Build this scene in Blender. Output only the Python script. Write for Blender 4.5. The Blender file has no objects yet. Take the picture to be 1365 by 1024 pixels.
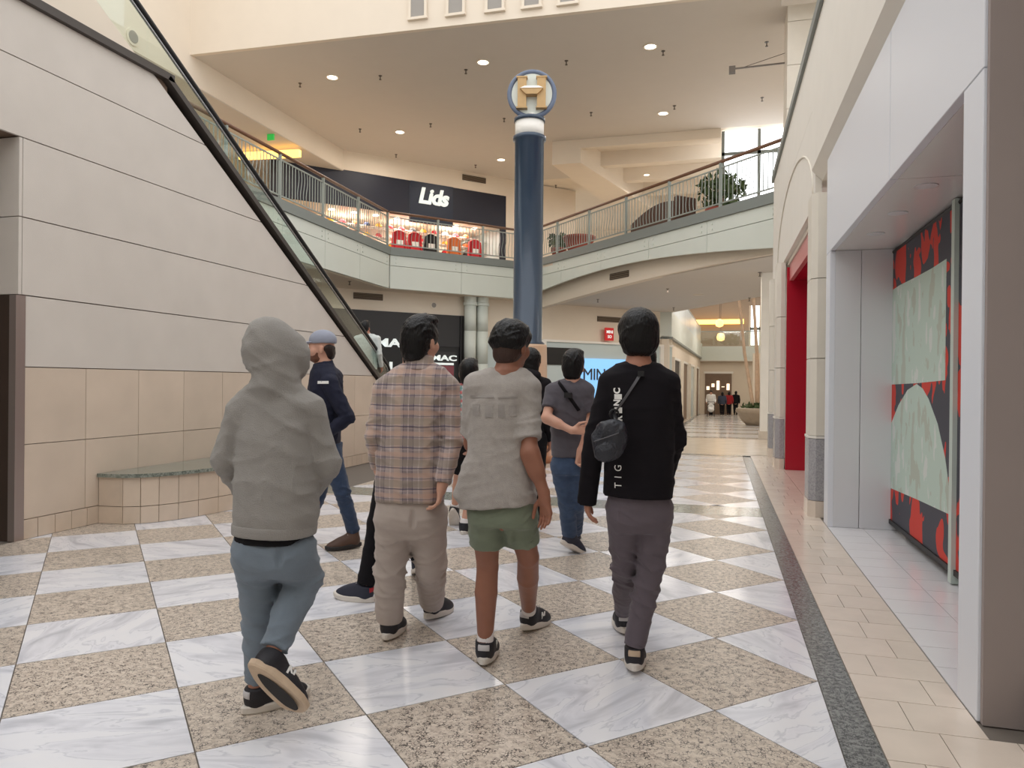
import bpy, bmesh, math, random
import numpy as np
from mathutils import Vector, Matrix, Quaternion
from mathutils.bvhtree import BVHTree
random.seed(7); np.random.seed(7)
SC = bpy.context.scene; COL = SC.collection
PI = math.pi
# ---------------------------------------------------------------- camera
F_PX, W_PX, H_PX, CAM_H = 985.0, 1365.0, 1024.0, 1.38
YAW, ROLL, HORIZON = math.radians(15.6), 0.010, 510.0
pitch = math.atan((HORIZON - 512) / F_PX)
FW = np.array([-math.sin(YAW)*math.cos(pitch), math.cos(YAW)*math.cos(pitch), math.sin(pitch)])
_r0 = np.array([math.cos(YAW), math.sin(YAW), 0.0]); _u0 = np.cross(_r0, FW)
RT = _r0*math.cos(ROLL) + _u0*math.sin(ROLL); UP = _u0*math.cos(ROLL) - _r0*math.sin(ROLL)
CPOS = np.array([0, 0, CAM_H])
cam_d = bpy.data.cameras.new('camera'); cam = bpy.data.objects.new('camera', cam_d); COL.objects.link(cam)
cam_d.sensor_width = 36; cam_d.lens = F_PX/W_PX*36; cam_d.clip_start = 0.05; cam_d.clip_end = 400
M = Matrix(((RT[0], UP[0], -FW[0], 0), (RT[1], UP[1], -FW[1], 0), (RT[2], UP[2], -FW[2], CAM_H), (0, 0, 0, 1)))
cam.matrix_world = M
SC.camera = cam
# ---------------------------------------------------------------- world and light
wd = bpy.data.worlds.new('world'); SC.world = wd; wd.use_nodes = True
wn = wd.node_tree.nodes; wn['Background'].inputs[0].default_value = (0.985, 0.99, 1.0, 1); wn['Background'].inputs[1].default_value = 0.95
vs = SC.view_settings; vs.view_transform = 'Standard'; vs.look = 'None'; vs.gamma = 1; vs.use_curve_mapping = False; vs.exposure = 0.92
def area(name, loc, size, power, color=(1, .93, .84), rot=(0, 0, 0), size_y=None):
    d = bpy.data.lights.new(name, 'AREA'); d.energy = power; d.color = color; d.size = size
    if size_y: d.shape = 'RECTANGLE'; d.size_y = size_y
    o = bpy.data.objects.new(name, d); COL.objects.link(o); o.location = loc; o.rotation_euler = rot; return o
# ---------------------------------------------------------------- helpers
def ray(px, py): return FW + RT*((px - W_PX/2)/F_PX) - UP*((py - H_PX/2)/F_PX)
def at_depth(px, py, d): return CPOS + ray(px, py)*d
def at_z(px, py, z=0.0):
    d = ray(px, py); return CPOS + d*((z - CAM_H)/d[2])
def at_x(px, py, x):
    d = ray(px, py); return CPOS + d*(x/d[0])
def at_y(px, py, y):
    d = ray(px, py); return CPOS + d*(y/d[1])
def at_line(px, py, a, b):
    a = np.array(a[:2], float); b = np.array(b[:2], float); n = np.array([-(b-a)[1], (b-a)[0]])
    d = ray(px, py); return CPOS + d*((n@a)/(n@d[:2]))
def lin(c):
    r = []
    for v in c[:3]:
        v = v/255.0; r.append(v/12.92 if v <= .04045 else ((v+.055)/1.055)**2.4)
    return tuple(r) + (1.0,)
MATS = {}
def mat(name, rgb, rough=.6, metal=0., noise=0., nscale=6., bump=0., bscale=80., spec=.5, emit=0., rand=0., sheen=0., coat=0.):
    m = bpy.data.materials.new(name); m.use_nodes = True; nt = m.node_tree; N = nt.nodes; L = nt.links
    b = N['Principled BSDF']; c = lin(rgb)
    b.inputs['Base Color'].default_value = c; b.inputs['Roughness'].default_value = rough; b.inputs['Metallic'].default_value = metal
    b.inputs['Specular IOR Level'].default_value = spec
    if sheen: b.inputs['Sheen Weight'].default_value = sheen; b.inputs['Sheen Roughness'].default_value = .5
    if coat: b.inputs['Coat Weight'].default_value = coat; b.inputs['Coat Roughness'].default_value = .05
    if emit: b.inputs['Emission Color'].default_value = c; b.inputs['Emission Strength'].default_value = emit
    tc = N.new('ShaderNodeTexCoord')
    src = None
    if noise or rand:
        mp = N.new('ShaderNodeVectorMath'); mp.operation = 'ADD'
        oi = N.new('ShaderNodeObjectInfo'); ml = N.new('ShaderNodeMath'); ml.operation = 'MULTIPLY'; ml.inputs[1].default_value = 37.
        L.new(oi.outputs['Random'], ml.inputs[0]); L.new(tc.outputs['Object'], mp.inputs[0]); L.new(ml.outputs[0], mp.inputs[1])
        nz = N.new('ShaderNodeTexNoise'); nz.inputs['Scale'].default_value = nscale; nz.inputs['Detail'].default_value = 5
        L.new(mp.outputs[0], nz.inputs['Vector'])
        hs = N.new('ShaderNodeHueSaturation'); hs.inputs['Color'].default_value = c
        mr = N.new('ShaderNodeMapRange'); mr.inputs[1].default_value = .3; mr.inputs[2].default_value = .7
        mr.inputs[3].default_value = 1-noise; mr.inputs[4].default_value = 1+noise
        L.new(nz.outputs[0], mr.inputs[0])
        ad = N.new('ShaderNodeMath'); ad.operation = 'MULTIPLY_ADD'; ad.inputs[1].default_value = rand; 
        L.new(oi.outputs['Random'], ad.inputs[0]); L.new(mr.outputs[0], ad.inputs[2])
        L.new(ad.outputs[0], hs.inputs['Value']); L.new(hs.outputs[0], b.inputs['Base Color'])
    if bump:
        n2 = N.new('ShaderNodeTexNoise'); n2.inputs['Scale'].default_value = bscale; n2.inputs['Detail'].default_value = 3
        L.new(tc.outputs['Object'], n2.inputs['Vector'])
        bp = N.new('ShaderNodeBump'); bp.inputs['Strength'].default_value = bump; bp.inputs['Distance'].default_value = .01
        L.new(n2.outputs[0], bp.inputs['Height']); L.new(bp.outputs[0], b.inputs['Normal'])
    MATS[name] = m; return m
def glass(name, tint=(225, 240, 235), amount=.82, rough=.02):
    m = bpy.data.materials.new(name); m.use_nodes = True; nt = m.node_tree; N = nt.nodes; L = nt.links
    N.remove(N['Principled BSDF']); t = N.new('ShaderNodeBsdfTransparent'); t.inputs[0].default_value = lin(tint)
    g = N.new('ShaderNodeBsdfGlossy'); g.inputs['Roughness'].default_value = rough
    lw = N.new('ShaderNodeLayerWeight'); pw = N.new('ShaderNodeMath'); pw.operation = 'POWER'; pw.inputs[1].default_value = 4.; L.new(lw.outputs['Facing'], pw.inputs[0])
    fr = N.new('ShaderNodeMath'); fr.operation = 'MULTIPLY_ADD'; fr.inputs[1].default_value = .9; fr.inputs[2].default_value = .05; L.new(pw.outputs[0], fr.inputs[0])
    mx = N.new('ShaderNodeMixShader'); L.new(fr.outputs[0], mx.inputs[0]); L.new(t.outputs[0], mx.inputs[1]); L.new(g.outputs[0], mx.inputs[2])
    L.new(mx.outputs[0], N['Material Output'].inputs[0]); MATS[name] = m; return m
def obj(name, verts, faces, m=None, parent=None, smooth=False, loc=None):
    me = bpy.data.meshes.new(name); me.from_pydata([tuple(v) for v in verts], [], [tuple(f) for f in faces]); me.update()
    return link(name, me, m, parent, smooth, loc)
def link(name, me, m=None, parent=None, smooth=False, loc=None):
    o = bpy.data.objects.new(name, me); COL.objects.link(o)
    if m is not None and not me.materials: me.materials.append(MATS[m] if isinstance(m, str) else m)
    if smooth:
        for p in me.polygons: p.use_smooth = True
    if parent is not None: o.parent = parent
    if loc is not None: o.location = loc
    return o
def tag(o, label=None, cat=None, group=None, kind=None):
    if label: o['label'] = label
    if cat: o['category'] = cat
    if group: o['group'] = group
    if kind: o['kind'] = kind
    return o
def struct(o): o['kind'] = 'structure'; return o
def thing(name, label, cat, loc=(0, 0, 0), rz=0, group=None):
    o = bpy.data.objects.new(name, None); COL.objects.link(o); o.location = loc; o.rotation_euler = (0, 0, rz); o.empty_display_size = .1
    return tag(o, label, cat, group)
class MB:
    """collects simple solids for one mesh"""
    def __init__(s): s.v = []; s.f = []
    def add(s, v, f):
        n = len(s.v); s.v += [tuple(p) for p in v]; s.f += [tuple(i+n for i in q) for q in f]; return s
    def box(s, x0, x1, y0, y1, z0, z1):
        return s.add([(x0,y0,z0),(x1,y0,z0),(x1,y1,z0),(x0,y1,z0),(x0,y0,z1),(x1,y0,z1),(x1,y1,z1),(x0,y1,z1)],
                     [(3,2,1,0),(4,5,6,7),(0,1,5,4),(1,2,6,5),(2,3,7,6),(3,0,4,7)])
    def prism(s, pts, ext):
        """extrude 3D polygon pts by vector ext"""
        n = len(pts); e = np.array(ext); P = [np.array(p, float) for p in pts]
        f = [tuple(range(n))[::-1], tuple(range(n, 2*n))] + [(i, (i+1) % n, n+(i+1) % n, n+i) for i in range(n)]
        return s.add(P + [p+e for p in P], f)
    def bar(s, a, b, w, h):
        """box beam from a to b with width w and height h"""
        a = np.array(a, float); b = np.array(b, float); d = (b-a)/np.linalg.norm(b-a)
        u = np.array([0, 0, 1.]) if abs(d[2]) < .95 else np.array([0, 1., 0])
        r = np.cross(d, u); r /= np.linalg.norm(r); u = np.cross(r, d)
        q = [a-r*w/2-u*h/2, a+r*w/2-u*h/2, a+r*w/2+u*h/2, a-r*w/2+u*h/2]
        return s.prism(q, b-a)
    def tube(s, pts, rad, n=10, closed=False, flat=1.0):
        P = [np.array(p, float) for p in pts]; m = len(P); vs = []; prev = None
        rads = rad if hasattr(rad, '__len__') else [rad]*m
        for i in range(m):
            t = P[min(i+1, m-1)]-P[max(i-1, 0)]
            if closed: t = P[(i+1) % m]-P[i-1]
            t = t/np.linalg.norm(t)
            u = prev if prev is not None else (np.array([0, 0, 1.]) if abs(t[2]) < .9 else np.array([1., 0, 0]))
            r = np.cross(t, u); r /= np.linalg.norm(r); u = np.cross(r, t); prev = u
            for k in range(n):
                a = 2*PI*k/n; vs.append(P[i]+(r*math.cos(a)*flat+u*math.sin(a))*rads[i])
        f = []
        for i in range(m if closed else m-1):
            for k in range(n):
                j = (i+1) % m; f.append((i*n+k, i*n+(k+1) % n, j*n+(k+1) % n, j*n+k))
        if not closed: f += [tuple(range(n))[::-1], tuple(range((m-1)*n, m*n))]
        return s.add(vs, f)
    def lathe(s, prof, n=24, c=(0, 0, 0), caps=True):
        vs = []; f = []; m = len(prof)
        for r, z in prof:
            for k in range(n):
                a = 2*PI*k/n; vs.append((c[0]+r*math.cos(a), c[1]+r*math.sin(a), c[2]+z))
        for i in range(m-1):
            for k in range(n): f.append((i*n+k, i*n+(k+1) % n, (i+1)*n+(k+1) % n, (i+1)*n+k))
        if caps: f += [tuple(range(n))[::-1], tuple(range((m-1)*n, m*n))]
        return s.add(vs, f)
    def make(s, name, m, parent=None, smooth=False, loc=None, bevel=0.):
        me = bpy.data.meshes.new(name); me.from_pydata(s.v, [], s.f)
        bm = bmesh.new(); bm.from_mesh(me); bmesh.ops.recalc_face_normals(bm, faces=bm.faces)
        if bevel: bmesh.ops.bevel(bm, geom=[e for e in bm.edges], offset=bevel, segments=1, affect='EDGES', clamp_overlap=True)
        bm.to_mesh(me); bm.free()
        return link(name, me, m, parent, smooth, loc)
def box(name, x0, x1, y0, y1, z0, z1, m, parent=None, bevel=0.): return MB().box(x0, x1, y0, y1, z0, z1).make(name, m, parent, bevel=bevel)
def clip(poly, n, d):
    """keep the part of a 2D polygon where n.p <= d"""
    out = []
    for i in range(len(poly)):
        a, b = poly[i], poly[(i+1) % len(poly)]; da = n[0]*a[0]+n[1]*a[1]-d; db = n[0]*b[0]+n[1]*b[1]-d
        if da <= 1e-9: out.append(a)
        if (da < -1e-9 and db > 1e-9) or (da > 1e-9 and db < -1e-9):
            t = da/(da-db); out.append((a[0]+(b[0]-a[0])*t, a[1]+(b[1]-a[1])*t))
    return out
def area2(p): return abs(sum(p[i][0]*p[(i+1) % len(p)][1]-p[(i+1) % len(p)][0]*p[i][1] for i in range(len(p))))/2
def inset(poly, g):
    """shrink a convex polygon by g"""
    c = np.mean(np.array(poly), axis=0); q = list(poly)
    for i in range(len(poly)):
        a = np.array(poly[i]); b = np.array(poly[(i+1) % len(poly)]); e = b-a; L = np.linalg.norm(e)
        if L < 1e-6: continue
        n = np.array([e[1], -e[0]])/L
        if n@(c-a) > 0: n = -n
        q = clip(q, n, n@a-g)
        if len(q) < 3: return q
    return q
def text_mesh(s, size=1., depth=.02, shear=0., bold=0., align='CENTER', space=1.):
    cu = bpy.data.curves.new('text', 'FONT'); cu.body = s; cu.size = size; cu.extrude = depth; cu.shear = shear; cu.offset = bold
    cu.align_x = align; cu.align_y = 'CENTER'; cu.space_character = space; cu.resolution_u = 3
    o = bpy.data.objects.new('text', cu); COL.objects.link(o); dg = bpy.context.evaluated_depsgraph_get(); dg.update()
    me = bpy.data.meshes.new_from_object(o.evaluated_get(dg)); bpy.data.objects.remove(o); bpy.data.curves.remove(cu); return me
def put_text(name, s, m, parent, pos, right, up, size, depth=.02, shear=0., bold=0., space=1., wide=1.):
    me = text_mesh(s, size, depth, shear, bold, space=space); me.transform(Matrix.Diagonal((wide, 1, 1, 1)))
    r = Vector(right).normalized(); u = Vector(up).normalized(); n = r.cross(u)
    T = Matrix(((r.x, u.x, n.x, pos[0]), (r.y, u.y, n.y, pos[1]), (r.z, u.z, n.z, pos[2]), (0, 0, 0, 1)))
    me.transform(T)
    return link(name, me, m, parent)
# ---------------------------------------------------------------- materials
def marble():
    m = mat('marble', (228, 228, 232), .16); nt = m.node_tree; N = nt.nodes; L = nt.links; b = N['Principled BSDF']
    tc = [n for n in N if n.type == 'TEX_COORD'][0]; oi = N.new('ShaderNodeObjectInfo'); ml = N.new('ShaderNodeMath'); ml.operation = 'MULTIPLY'; ml.inputs[1].default_value = 91
    L.new(oi.outputs['Random'], ml.inputs[0])
    vr = N.new('ShaderNodeVectorRotate'); vr.rotation_type = 'Z_AXIS'; L.new(ml.outputs[0], vr.inputs['Angle']); L.new(tc.outputs['Object'], vr.inputs['Vector'])
    ad = N.new('ShaderNodeVectorMath'); ad.operation = 'ADD'; L.new(vr.outputs[0], ad.inputs[0]); L.new(ml.outputs[0], ad.inputs[1])
    mp = N.new('ShaderNodeMapping'); mp.inputs['Scale'].default_value = (1.0, 3.2, 1); L.new(ad.outputs[0], mp.inputs['Vector'])
    n1 = N.new('ShaderNodeTexNoise'); n1.inputs['Scale'].default_value = 2.2; n1.inputs['Detail'].default_value = 8; n1.inputs['Distortion'].default_value = .9; L.new(mp.outputs[0], n1.inputs['Vector'])
    cr = N.new('ShaderNodeValToRGB'); e = cr.color_ramp.elements
    e[0].position = .30; e[0].color = lin((190, 191, 198)); e[1].position = .50; e[1].color = lin((226, 226, 231))
    x = e.new(.47); x.color = lin((222, 222, 228)); x = e.new(.515); x.color = lin((203, 204, 211)); x = e.new(.535); x.color = lin((228, 228, 232)); x = e.new(.75); x.color = lin((232, 231, 233))
    L.new(n1.outputs[0], cr.inputs[0]); L.new(cr.outputs[0], b.inputs['Base Color'])
def granite(name, base, dark, mid, scale=75., rough=.3, thr=.055):
    m = mat(name, base, rough); nt = m.node_tree; N = nt.nodes; L = nt.links; b = N['Principled BSDF']
    tc = [n for n in N if n.type == 'TEX_COORD'][0]; oi = N.new('ShaderNodeObjectInfo'); ad = N.new('ShaderNodeVectorMath'); ad.operation = 'ADD'
    ml = N.new('ShaderNodeMath'); ml.operation = 'MULTIPLY'; ml.inputs[1].default_value = 53; L.new(oi.outputs['Random'], ml.inputs[0])
    L.new(tc.outputs['Object'], ad.inputs[0]); L.new(ml.outputs[0], ad.inputs[1])
    wn_ = N.new('ShaderNodeTexNoise'); wn_.inputs['Scale'].default_value = scale*.9; L.new(ad.outputs[0], wn_.inputs['Vector'])
    wm = N.new('ShaderNodeVectorMath'); wm.operation = 'MULTIPLY_ADD'; wm.inputs[1].default_value = (.016,)*3
    L.new(wn_.outputs['Color'], wm.inputs[0]); L.new(ad.outputs[0], wm.inputs[2])
    v = N.new('ShaderNodeTexVoronoi'); v.feature = 'DISTANCE_TO_EDGE'; v.inputs['Scale'].default_value = scale; L.new(wm.outputs[0], v.inputs['Vector'])
    v2 = N.new('ShaderNodeTexVoronoi'); v2.inputs['Scale'].default_value = scale; L.new(wm.outputs[0], v2.inputs['Vector'])
    n2 = N.new('ShaderNodeTexNoise'); n2.inputs['Scale'].default_value = scale*.45; L.new(ad.outputs[0], n2.inputs['Vector'])
    mr = N.new('ShaderNodeMapRange'); mr.inputs[1].default_value = .38; mr.inputs[2].default_value = .72; mr.inputs[3].default_value = -.02; mr.inputs[4].default_value = thr*2.6; L.new(n2.outputs[0], mr.inputs[0])
    lt = N.new('ShaderNodeMath'); lt.operation = 'LESS_THAN'; L.new(v.outputs[0], lt.inputs[0]); L.new(mr.outputs[0], lt.inputs[1])
    sp = N.new('ShaderNodeSeparateColor'); L.new(v2.outputs['Color'], sp.inputs[0])
    cr = N.new('ShaderNodeValToRGB'); e = cr.color_ramp.elements; e[0].color = lin(mid); e[1].color = lin(base); e[0].position = .0; e[1].position = .8
    L.new(sp.outputs[0], cr.inputs[0])
    mx = N.new('ShaderNodeMix'); mx.data_type = 'RGBA'; L.new(lt.outputs[0], mx.inputs[0]); L.new(cr.outputs[0], mx.inputs[6]); mx.inputs[7].default_value = lin(dark)
    L.new(mx.outputs[2], b.inputs['Base Color'])
marble()
granite('granite', (210, 197, 182), (92, 85, 80), (182, 168, 154))
granite('dark_granite', (140, 141, 139), (80, 82, 82), (112, 113, 112), 100, .22, .1)
granite('green_granite', (150, 155, 145), (98, 104, 95), (124, 130, 120), 60, .15, .12)
granite('grey_granite', (176, 174, 176), (140, 138, 142), (160, 158, 162), 120, .25, .06)
mat('brown_shop', (120, 98, 80), .5, noise=.1, nscale=3)
mat('slot_grey', (150, 144, 136), .4)
mat('grout', (150, 140, 130), .8)
mat('dark_grout', (112, 104, 96), .8)
mat('beige_tile', (216, 202, 188), .2, noise=.05, nscale=5, rand=.06)
mat('white_tile', (222, 220, 222), .18, noise=.02, nscale=4, rand=.03)
mat('far_beige', (200, 186, 168), .2, noise=.08, nscale=3)
mat('stone_wall', (208, 200, 191), .75, noise=.03, nscale=2.5, bump=.12, bscale=160)
mat('tan_tile', (208, 191, 173), .38, noise=.05, nscale=2.5, rand=.06)
mat('tan_small', (205, 187, 168), .38, noise=.05, nscale=6, rand=.08)
mat('joint', (128, 108, 92), .85)
mat('plaster', (226, 213, 195), .8, noise=.015, nscale=2)
mat('ceiling_paint', (206, 197, 186), .85, noise=.01, nscale=2)
mat('white_plaster', (234, 229, 220), .7, noise=.015, nscale=3)
mat('cream_pilaster', (224, 217, 204), .5, noise=.03, nscale=4)
mat('white_gloss', (226, 229, 236), .42, spec=.35)
mat('white_panel', (218, 219, 222), .3)
mat('soffit_gloss', (226, 222, 220), .2)
mat('taupe', (158, 146, 142), .6, noise=.02, nscale=3)
mat('fascia_metal', (214, 219, 210), .45, noise=.012, nscale=3)
mat('slab_grey', (128, 134, 130), .5)
mat('rail_grey', (150, 158, 152), .4, metal=.2)
mat('wood_rail', (112, 76, 52), .35, noise=.12, nscale=20)
mat('brown_metal', (92, 78, 70), .35, metal=.6, noise=.05, nscale=3)
mat('steel_edge', (168, 156, 150), .35, metal=.7)
mat('dark_cap', (74, 68, 64), .4, metal=.3)
mat('rubber', (24, 24, 26), .42)
mat('chrome', (180, 182, 184), .2, metal=1.)
mat('step_metal', (120, 122, 124), .45, metal=.8)
mat('pole_blue', (44, 62, 82), .28, coat=.3, noise=.02)
mat('ring_blue', (98, 110, 132), .35)
mat('gold', (190, 156, 108), .5, metal=.1, noise=.05, nscale=12)
mat('white_paint', (238, 234, 226), .45)
mat('peach_stone', (214, 180, 150), .4, noise=.04)
mat('wood_orange', (176, 112, 70), .4, noise=.08, nscale=8)
mat('navy', (26, 28, 44), .5)
mat('navy_panel', (24, 34, 54), .4)
mat('black_panel', (30, 27, 28), .4)
mat('black', (18, 17, 18), .5)
mat('letter_white', (236, 244, 242), .5, emit=.22)
mat('letter_paint', (236, 234, 230), .6)
mat('red_store', (176, 8, 40), .25)
mat('red_bounce', (214, 128, 128), .3)  # pink is red reflected from the shop, painted into the fascia colour
mat('red_dark', (128, 42, 52), .25)
mat('exit_green', (40, 150, 60), .5, emit=.5)
mat('vent', (120, 104, 86), .6)
mat('vent_dark', (70, 58, 46), .7)
mat('lamp_trim', (226, 214, 196), .5)
mat('lamp_glow', (255, 244, 222), .5, emit=3.)
mat('gold_cove', (255, 196, 96), .5, emit=1.6)
mat('window_glow', (246, 250, 255), .5, emit=1.5)
mat('store_glow', (255, 232, 204), .5, emit=.7)
mat('store_back', (170, 150, 132), .7)
mat('screen_blue', (132, 190, 240), .3, emit=.42)
mat('shop_pale', (196, 208, 208), .3)
mat('sign_red', (176, 34, 36), .4, emit=.25)
mat('sprinkler', (92, 82, 72), .4, metal=.5)
mat('leaf', (66, 84, 44), .6, noise=.25, nscale=9, rand=.25)
mat('soil', (60, 46, 36), .9)
mat('terracotta', (150, 74, 60), .6, noise=.08)
mat('wicker', (86, 60, 48), .6, noise=.2, nscale=40, bump=.5, bscale=60)
mat('trunk', (206, 176, 148), .7, noise=.1, nscale=8)
mat('planter_stone', (168, 150, 128), .5, noise=.06)
mat('amber', (255, 190, 110), .4, emit=1.4)
mat('charcoal', (62, 62, 70), .7)
mat('pale_green', (190, 206, 196), .7, noise=.04, nscale=3)
mat('banner_edge', (196, 208, 200), .5)
mat('bench_edge', (100, 112, 104), .2)
glass('glass', (243, 249, 246)); glass('glass_clear', (240, 246, 246))
def banner_mat():
    m = mat('banner_print', (62, 62, 70), .7); nt = m.node_tree; N = nt.nodes; L = nt.links; b = N['Principled BSDF']
    tc = [n for n in N if n.type == 'TEX_COORD'][0]; mp = N.new('ShaderNodeMapping'); mp.inputs['Scale'].default_value = (1, 3.0, 1.9); mp.inputs['Location'].default_value = (0, 1.3, .4)
    L.new(tc.outputs['Object'], mp.inputs[0]); n = N.new('ShaderNodeTexNoise'); n.inputs['Scale'].default_value = 1.15; n.inputs['Detail'].default_value = 2.2; n.inputs['Distortion'].default_value = .4
    L.new(mp.outputs[0], n.inputs['Vector']); g = N.new('ShaderNodeMath'); g.operation = 'GREATER_THAN'; g.inputs[1].default_value = .53; L.new(n.outputs[0], g.inputs[0])
    mx = N.new('ShaderNodeMix'); mx.data_type = 'RGBA'; L.new(g.outputs[0], mx.inputs[0]); mx.inputs[6].default_value = lin((70, 70, 80)); mx.inputs[7].default_value = lin((206, 62, 50))
    L.new(mx.outputs[2], b.inputs['Base Color'])
    m = mat('pale_print', (190, 206, 196), .7); nt = m.node_tree; N = nt.nodes; L = nt.links; b = N['Principled BSDF']
    tc = [n for n in N if n.type == 'TEX_COORD'][0]; mp = N.new('ShaderNodeMapping'); mp.inputs['Scale'].default_value = (1, 3.5, 1.6); L.new(tc.outputs['Object'], mp.inputs[0])
    n = N.new('ShaderNodeTexNoise'); n.inputs['Scale'].default_value = 1.6; n.inputs['Detail'].default_value = 3; L.new(mp.outputs[0], n.inputs['Vector'])
    cr = N.new('ShaderNodeValToRGB'); cr.color_ramp.interpolation = 'CONSTANT'; e = cr.color_ramp.elements; e[0].color = lin((182, 190, 178)); e[1].position = .42; e[1].color = lin((190, 208, 198)); x = e.new(.6); x.color = lin((210, 216, 212))
    L.new(n.outputs[0], cr.inputs[0]); L.new(cr.outputs[0], b.inputs['Base Color'])
banner_mat()
def stripes_floor():
    m = mat('far_floor', (214, 208, 202), .15); nt = m.node_tree; N = nt.nodes; L = nt.links; b = N['Principled BSDF']
    tc = [n for n in N if n.type == 'TEX_COORD'][0]; w = N.new('ShaderNodeTexWave'); w.bands_direction = 'Y'; w.inputs['Scale'].default_value = .11; L.new(tc.outputs['Object'], w.inputs['Vector'])
    cr = N.new('ShaderNodeValToRGB'); e = cr.color_ramp.elements; e[0].color = lin((168, 160, 152)); e[0].position = .2; e[1].color = lin((224, 220, 216)); e[1].position = .3
    L.new(w.outputs[0], cr.inputs[0]); L.new(cr.outputs[0], b.inputs['Base Color'])
stripes_floor()
# ================================================================= STRUCTURE
UF = 5.5          # upper floor level
XL = -5.68        # face of the escalator side wall
XR = 1.04         # shop front line on the right
BA, BB, BC, BD = np.array((-9.55, 9.0)), np.array((-9.75, 20.9)), np.array((-6.4, 24.6)), np.array((1.18, 16.6))
W0, W1 = np.array((-12.6, 19.18)), np.array((-1.8, 30.5))      # back wall of the ground floor
# ---- floor slab with its pieces
floor = struct(MB().box(-16, 6, -6, 19.75, -.3, -.006).box(-16, -2.6, 19.75, 40, -.3, -.006).make('floor', 'dark_grout'))
def ramp(y): return -.75*max(0, y-19.75)/36
TILE, ORG_A, ORG_B = .926, .468, 3.245
def tile_poly(n, k):
    a0, a1, b0, b1 = ORG_A+TILE*n, ORG_A+TILE*(n+1), ORG_B+TILE*k, ORG_B+TILE*(k+1)
    return [((a-b)/2, (a+b)/2) for a, b in ((a0, b0), (a1, b0), (a1, b1), (a0, b1))]
h_ = TILE/2-.004
full = MB().prism([(0, -h_, -.006), (h_, 0, -.006), (0, h_, -.006), (-h_, 0, -.006)], (0, 0, .006))
fm = {}
for nm in ('marble', 'granite'):
    o = full.make('tmp', nm); fm[nm] = o.data; bpy.data.objects.remove(o)
def checker(x0, x1, y0, y1, lim):
    for n in range(-12, 24):
        for k in range(-14, 26):
            p = tile_poly(n, k); q = clip(clip(clip(clip(p, (-1, 0), -x0), (1, 0), x1), (0, -1), -y0), (0, 1), y1)
            if len(q) < 3 or area2(q) < .01: continue
            nm = 'granite' if (n+k) % 2 else 'marble'; c = np.mean(np.array(p), axis=0)
            if abs(area2(q)-area2(p)) < 1e-4:
                link(nm+'_tile', fm[nm], None, floor, loc=(c[0], c[1], 0))
            else:
                q = inset(q, .002)
                if len(q) < 3: continue
                MB().prism([(x-c[0], y-c[1], -.006) for x, y in q], (0, 0, .006)).make(nm+'_tile', nm, floor, loc=(c[0], c[1], 0))
checker(XL, .463, .9, 8.13, 0)
checker(-4.6, .463, 8.71, 14.78, 0)
for i in range(5): box('dark_stone_strip', .466, .61, -1+i*3.2, -1+i*3.2+3.197, -.006, 0, 'dark_granite', floor)
for i in range(8): box('cross_strip', -5.6+i*.76, -5.6+i*.76+.757 if i < 7 else .46, 8.135, 8.705, -.006, 0, 'green_granite', floor)
for i in range(4): box('cross_strip', -4.6+i*1.3, -4.6+i*1.3+1.297 if i < 3 else .61, 14.785, 15.15, -.006, 0, 'dark_granite', floor)
y = 1.3; i = 0
while y < 15.0:
    s = (.86, .74)[i % 2]
    if y < 3.2:
        cuts = (.614, s, 1.13, 1.5)
    else: cuts = (.614, s+.03*(i % 3), 1.038)
    for a, b in zip(cuts[:-1], cuts[1:]): box('beige_floor_tile', a+.0018, b-.0018, y+.0018, y+.2812, -.006, 0, 'beige_tile', floor)
    y += .284; i += 1
y = 3.47
while y < 7.9:
    for a, b in ((1.042, 1.36), (1.36, 1.75)): box('white_floor_tile', a+.0016, b-.0016, y+.0016, y+.2974, -.006, .001, 'white_tile', floor)
    y += .3
box('red_store_threshold', 1.04, 2.2, 9.2, 12.9, -.006, .001, 'beige_tile', floor)
box('beige_stone_band', -5, 1.6, 15.155, 19.7, -.006, 0, 'far_beige', floor)
RE = 72.
for nm, x0, x1, m, dz in (('floor_corridor', -1.2, 4.6, 'far_floor', 0), ('trim_9', -1.36, -1.2, 'dark_granite', .012), ('floor_corridor_side', -6, -1.36, 'far_beige', 0)):
    struct(MB().prism([(x0, 19.75, dz), (x1, 19.75, dz), (x1, RE, ramp(RE)+dz), (x0, RE, ramp(RE)+dz)], (0, 0, -.2)).make(nm, m))
# ---- left wall along the escalator
wl = struct(MB().prism([(XL-.03, 4.9, 0), (XL-.03, 13.4, 0), (XL-.03, 13.4, .34), (XL-.03, 6.62, 4.41), (XL-.03, 6.62, 4.55), (XL-.03, 1.5, 4.55), (XL-.03, 1.5, 3.42), (XL-.03, 4.9, 3.42)], (-.45, 0, 0)).make('wall_left', 'joint'))
def diag(q): return clip(q, (4.07, 6.78), 4.07*6.62+6.78*4.41)
lv = [1.47, 2.08, 2.74, 3.41, 4.06, 4.55]
for a, b in zip(lv[:-1], lv[1:]):
    q = diag([(1.5 if a > 3.3 else 4.9, a), (13.2, a), (13.2, b), (1.5 if a > 3.3 else 4.9, b)])
    q = inset(q, .005)
    MB().prism([(XL, y, z) for y, z in q], (-.03, 0, 0)).make('stone_panel', 'stone_wall', wl)
ys = [4.9, 5.57, 6.22, 6.88, 7.54, 8.2, 8.86, 9.52, 10.2, 10.86, 11.52, 12.18, 12.84, 13.3]
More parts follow.
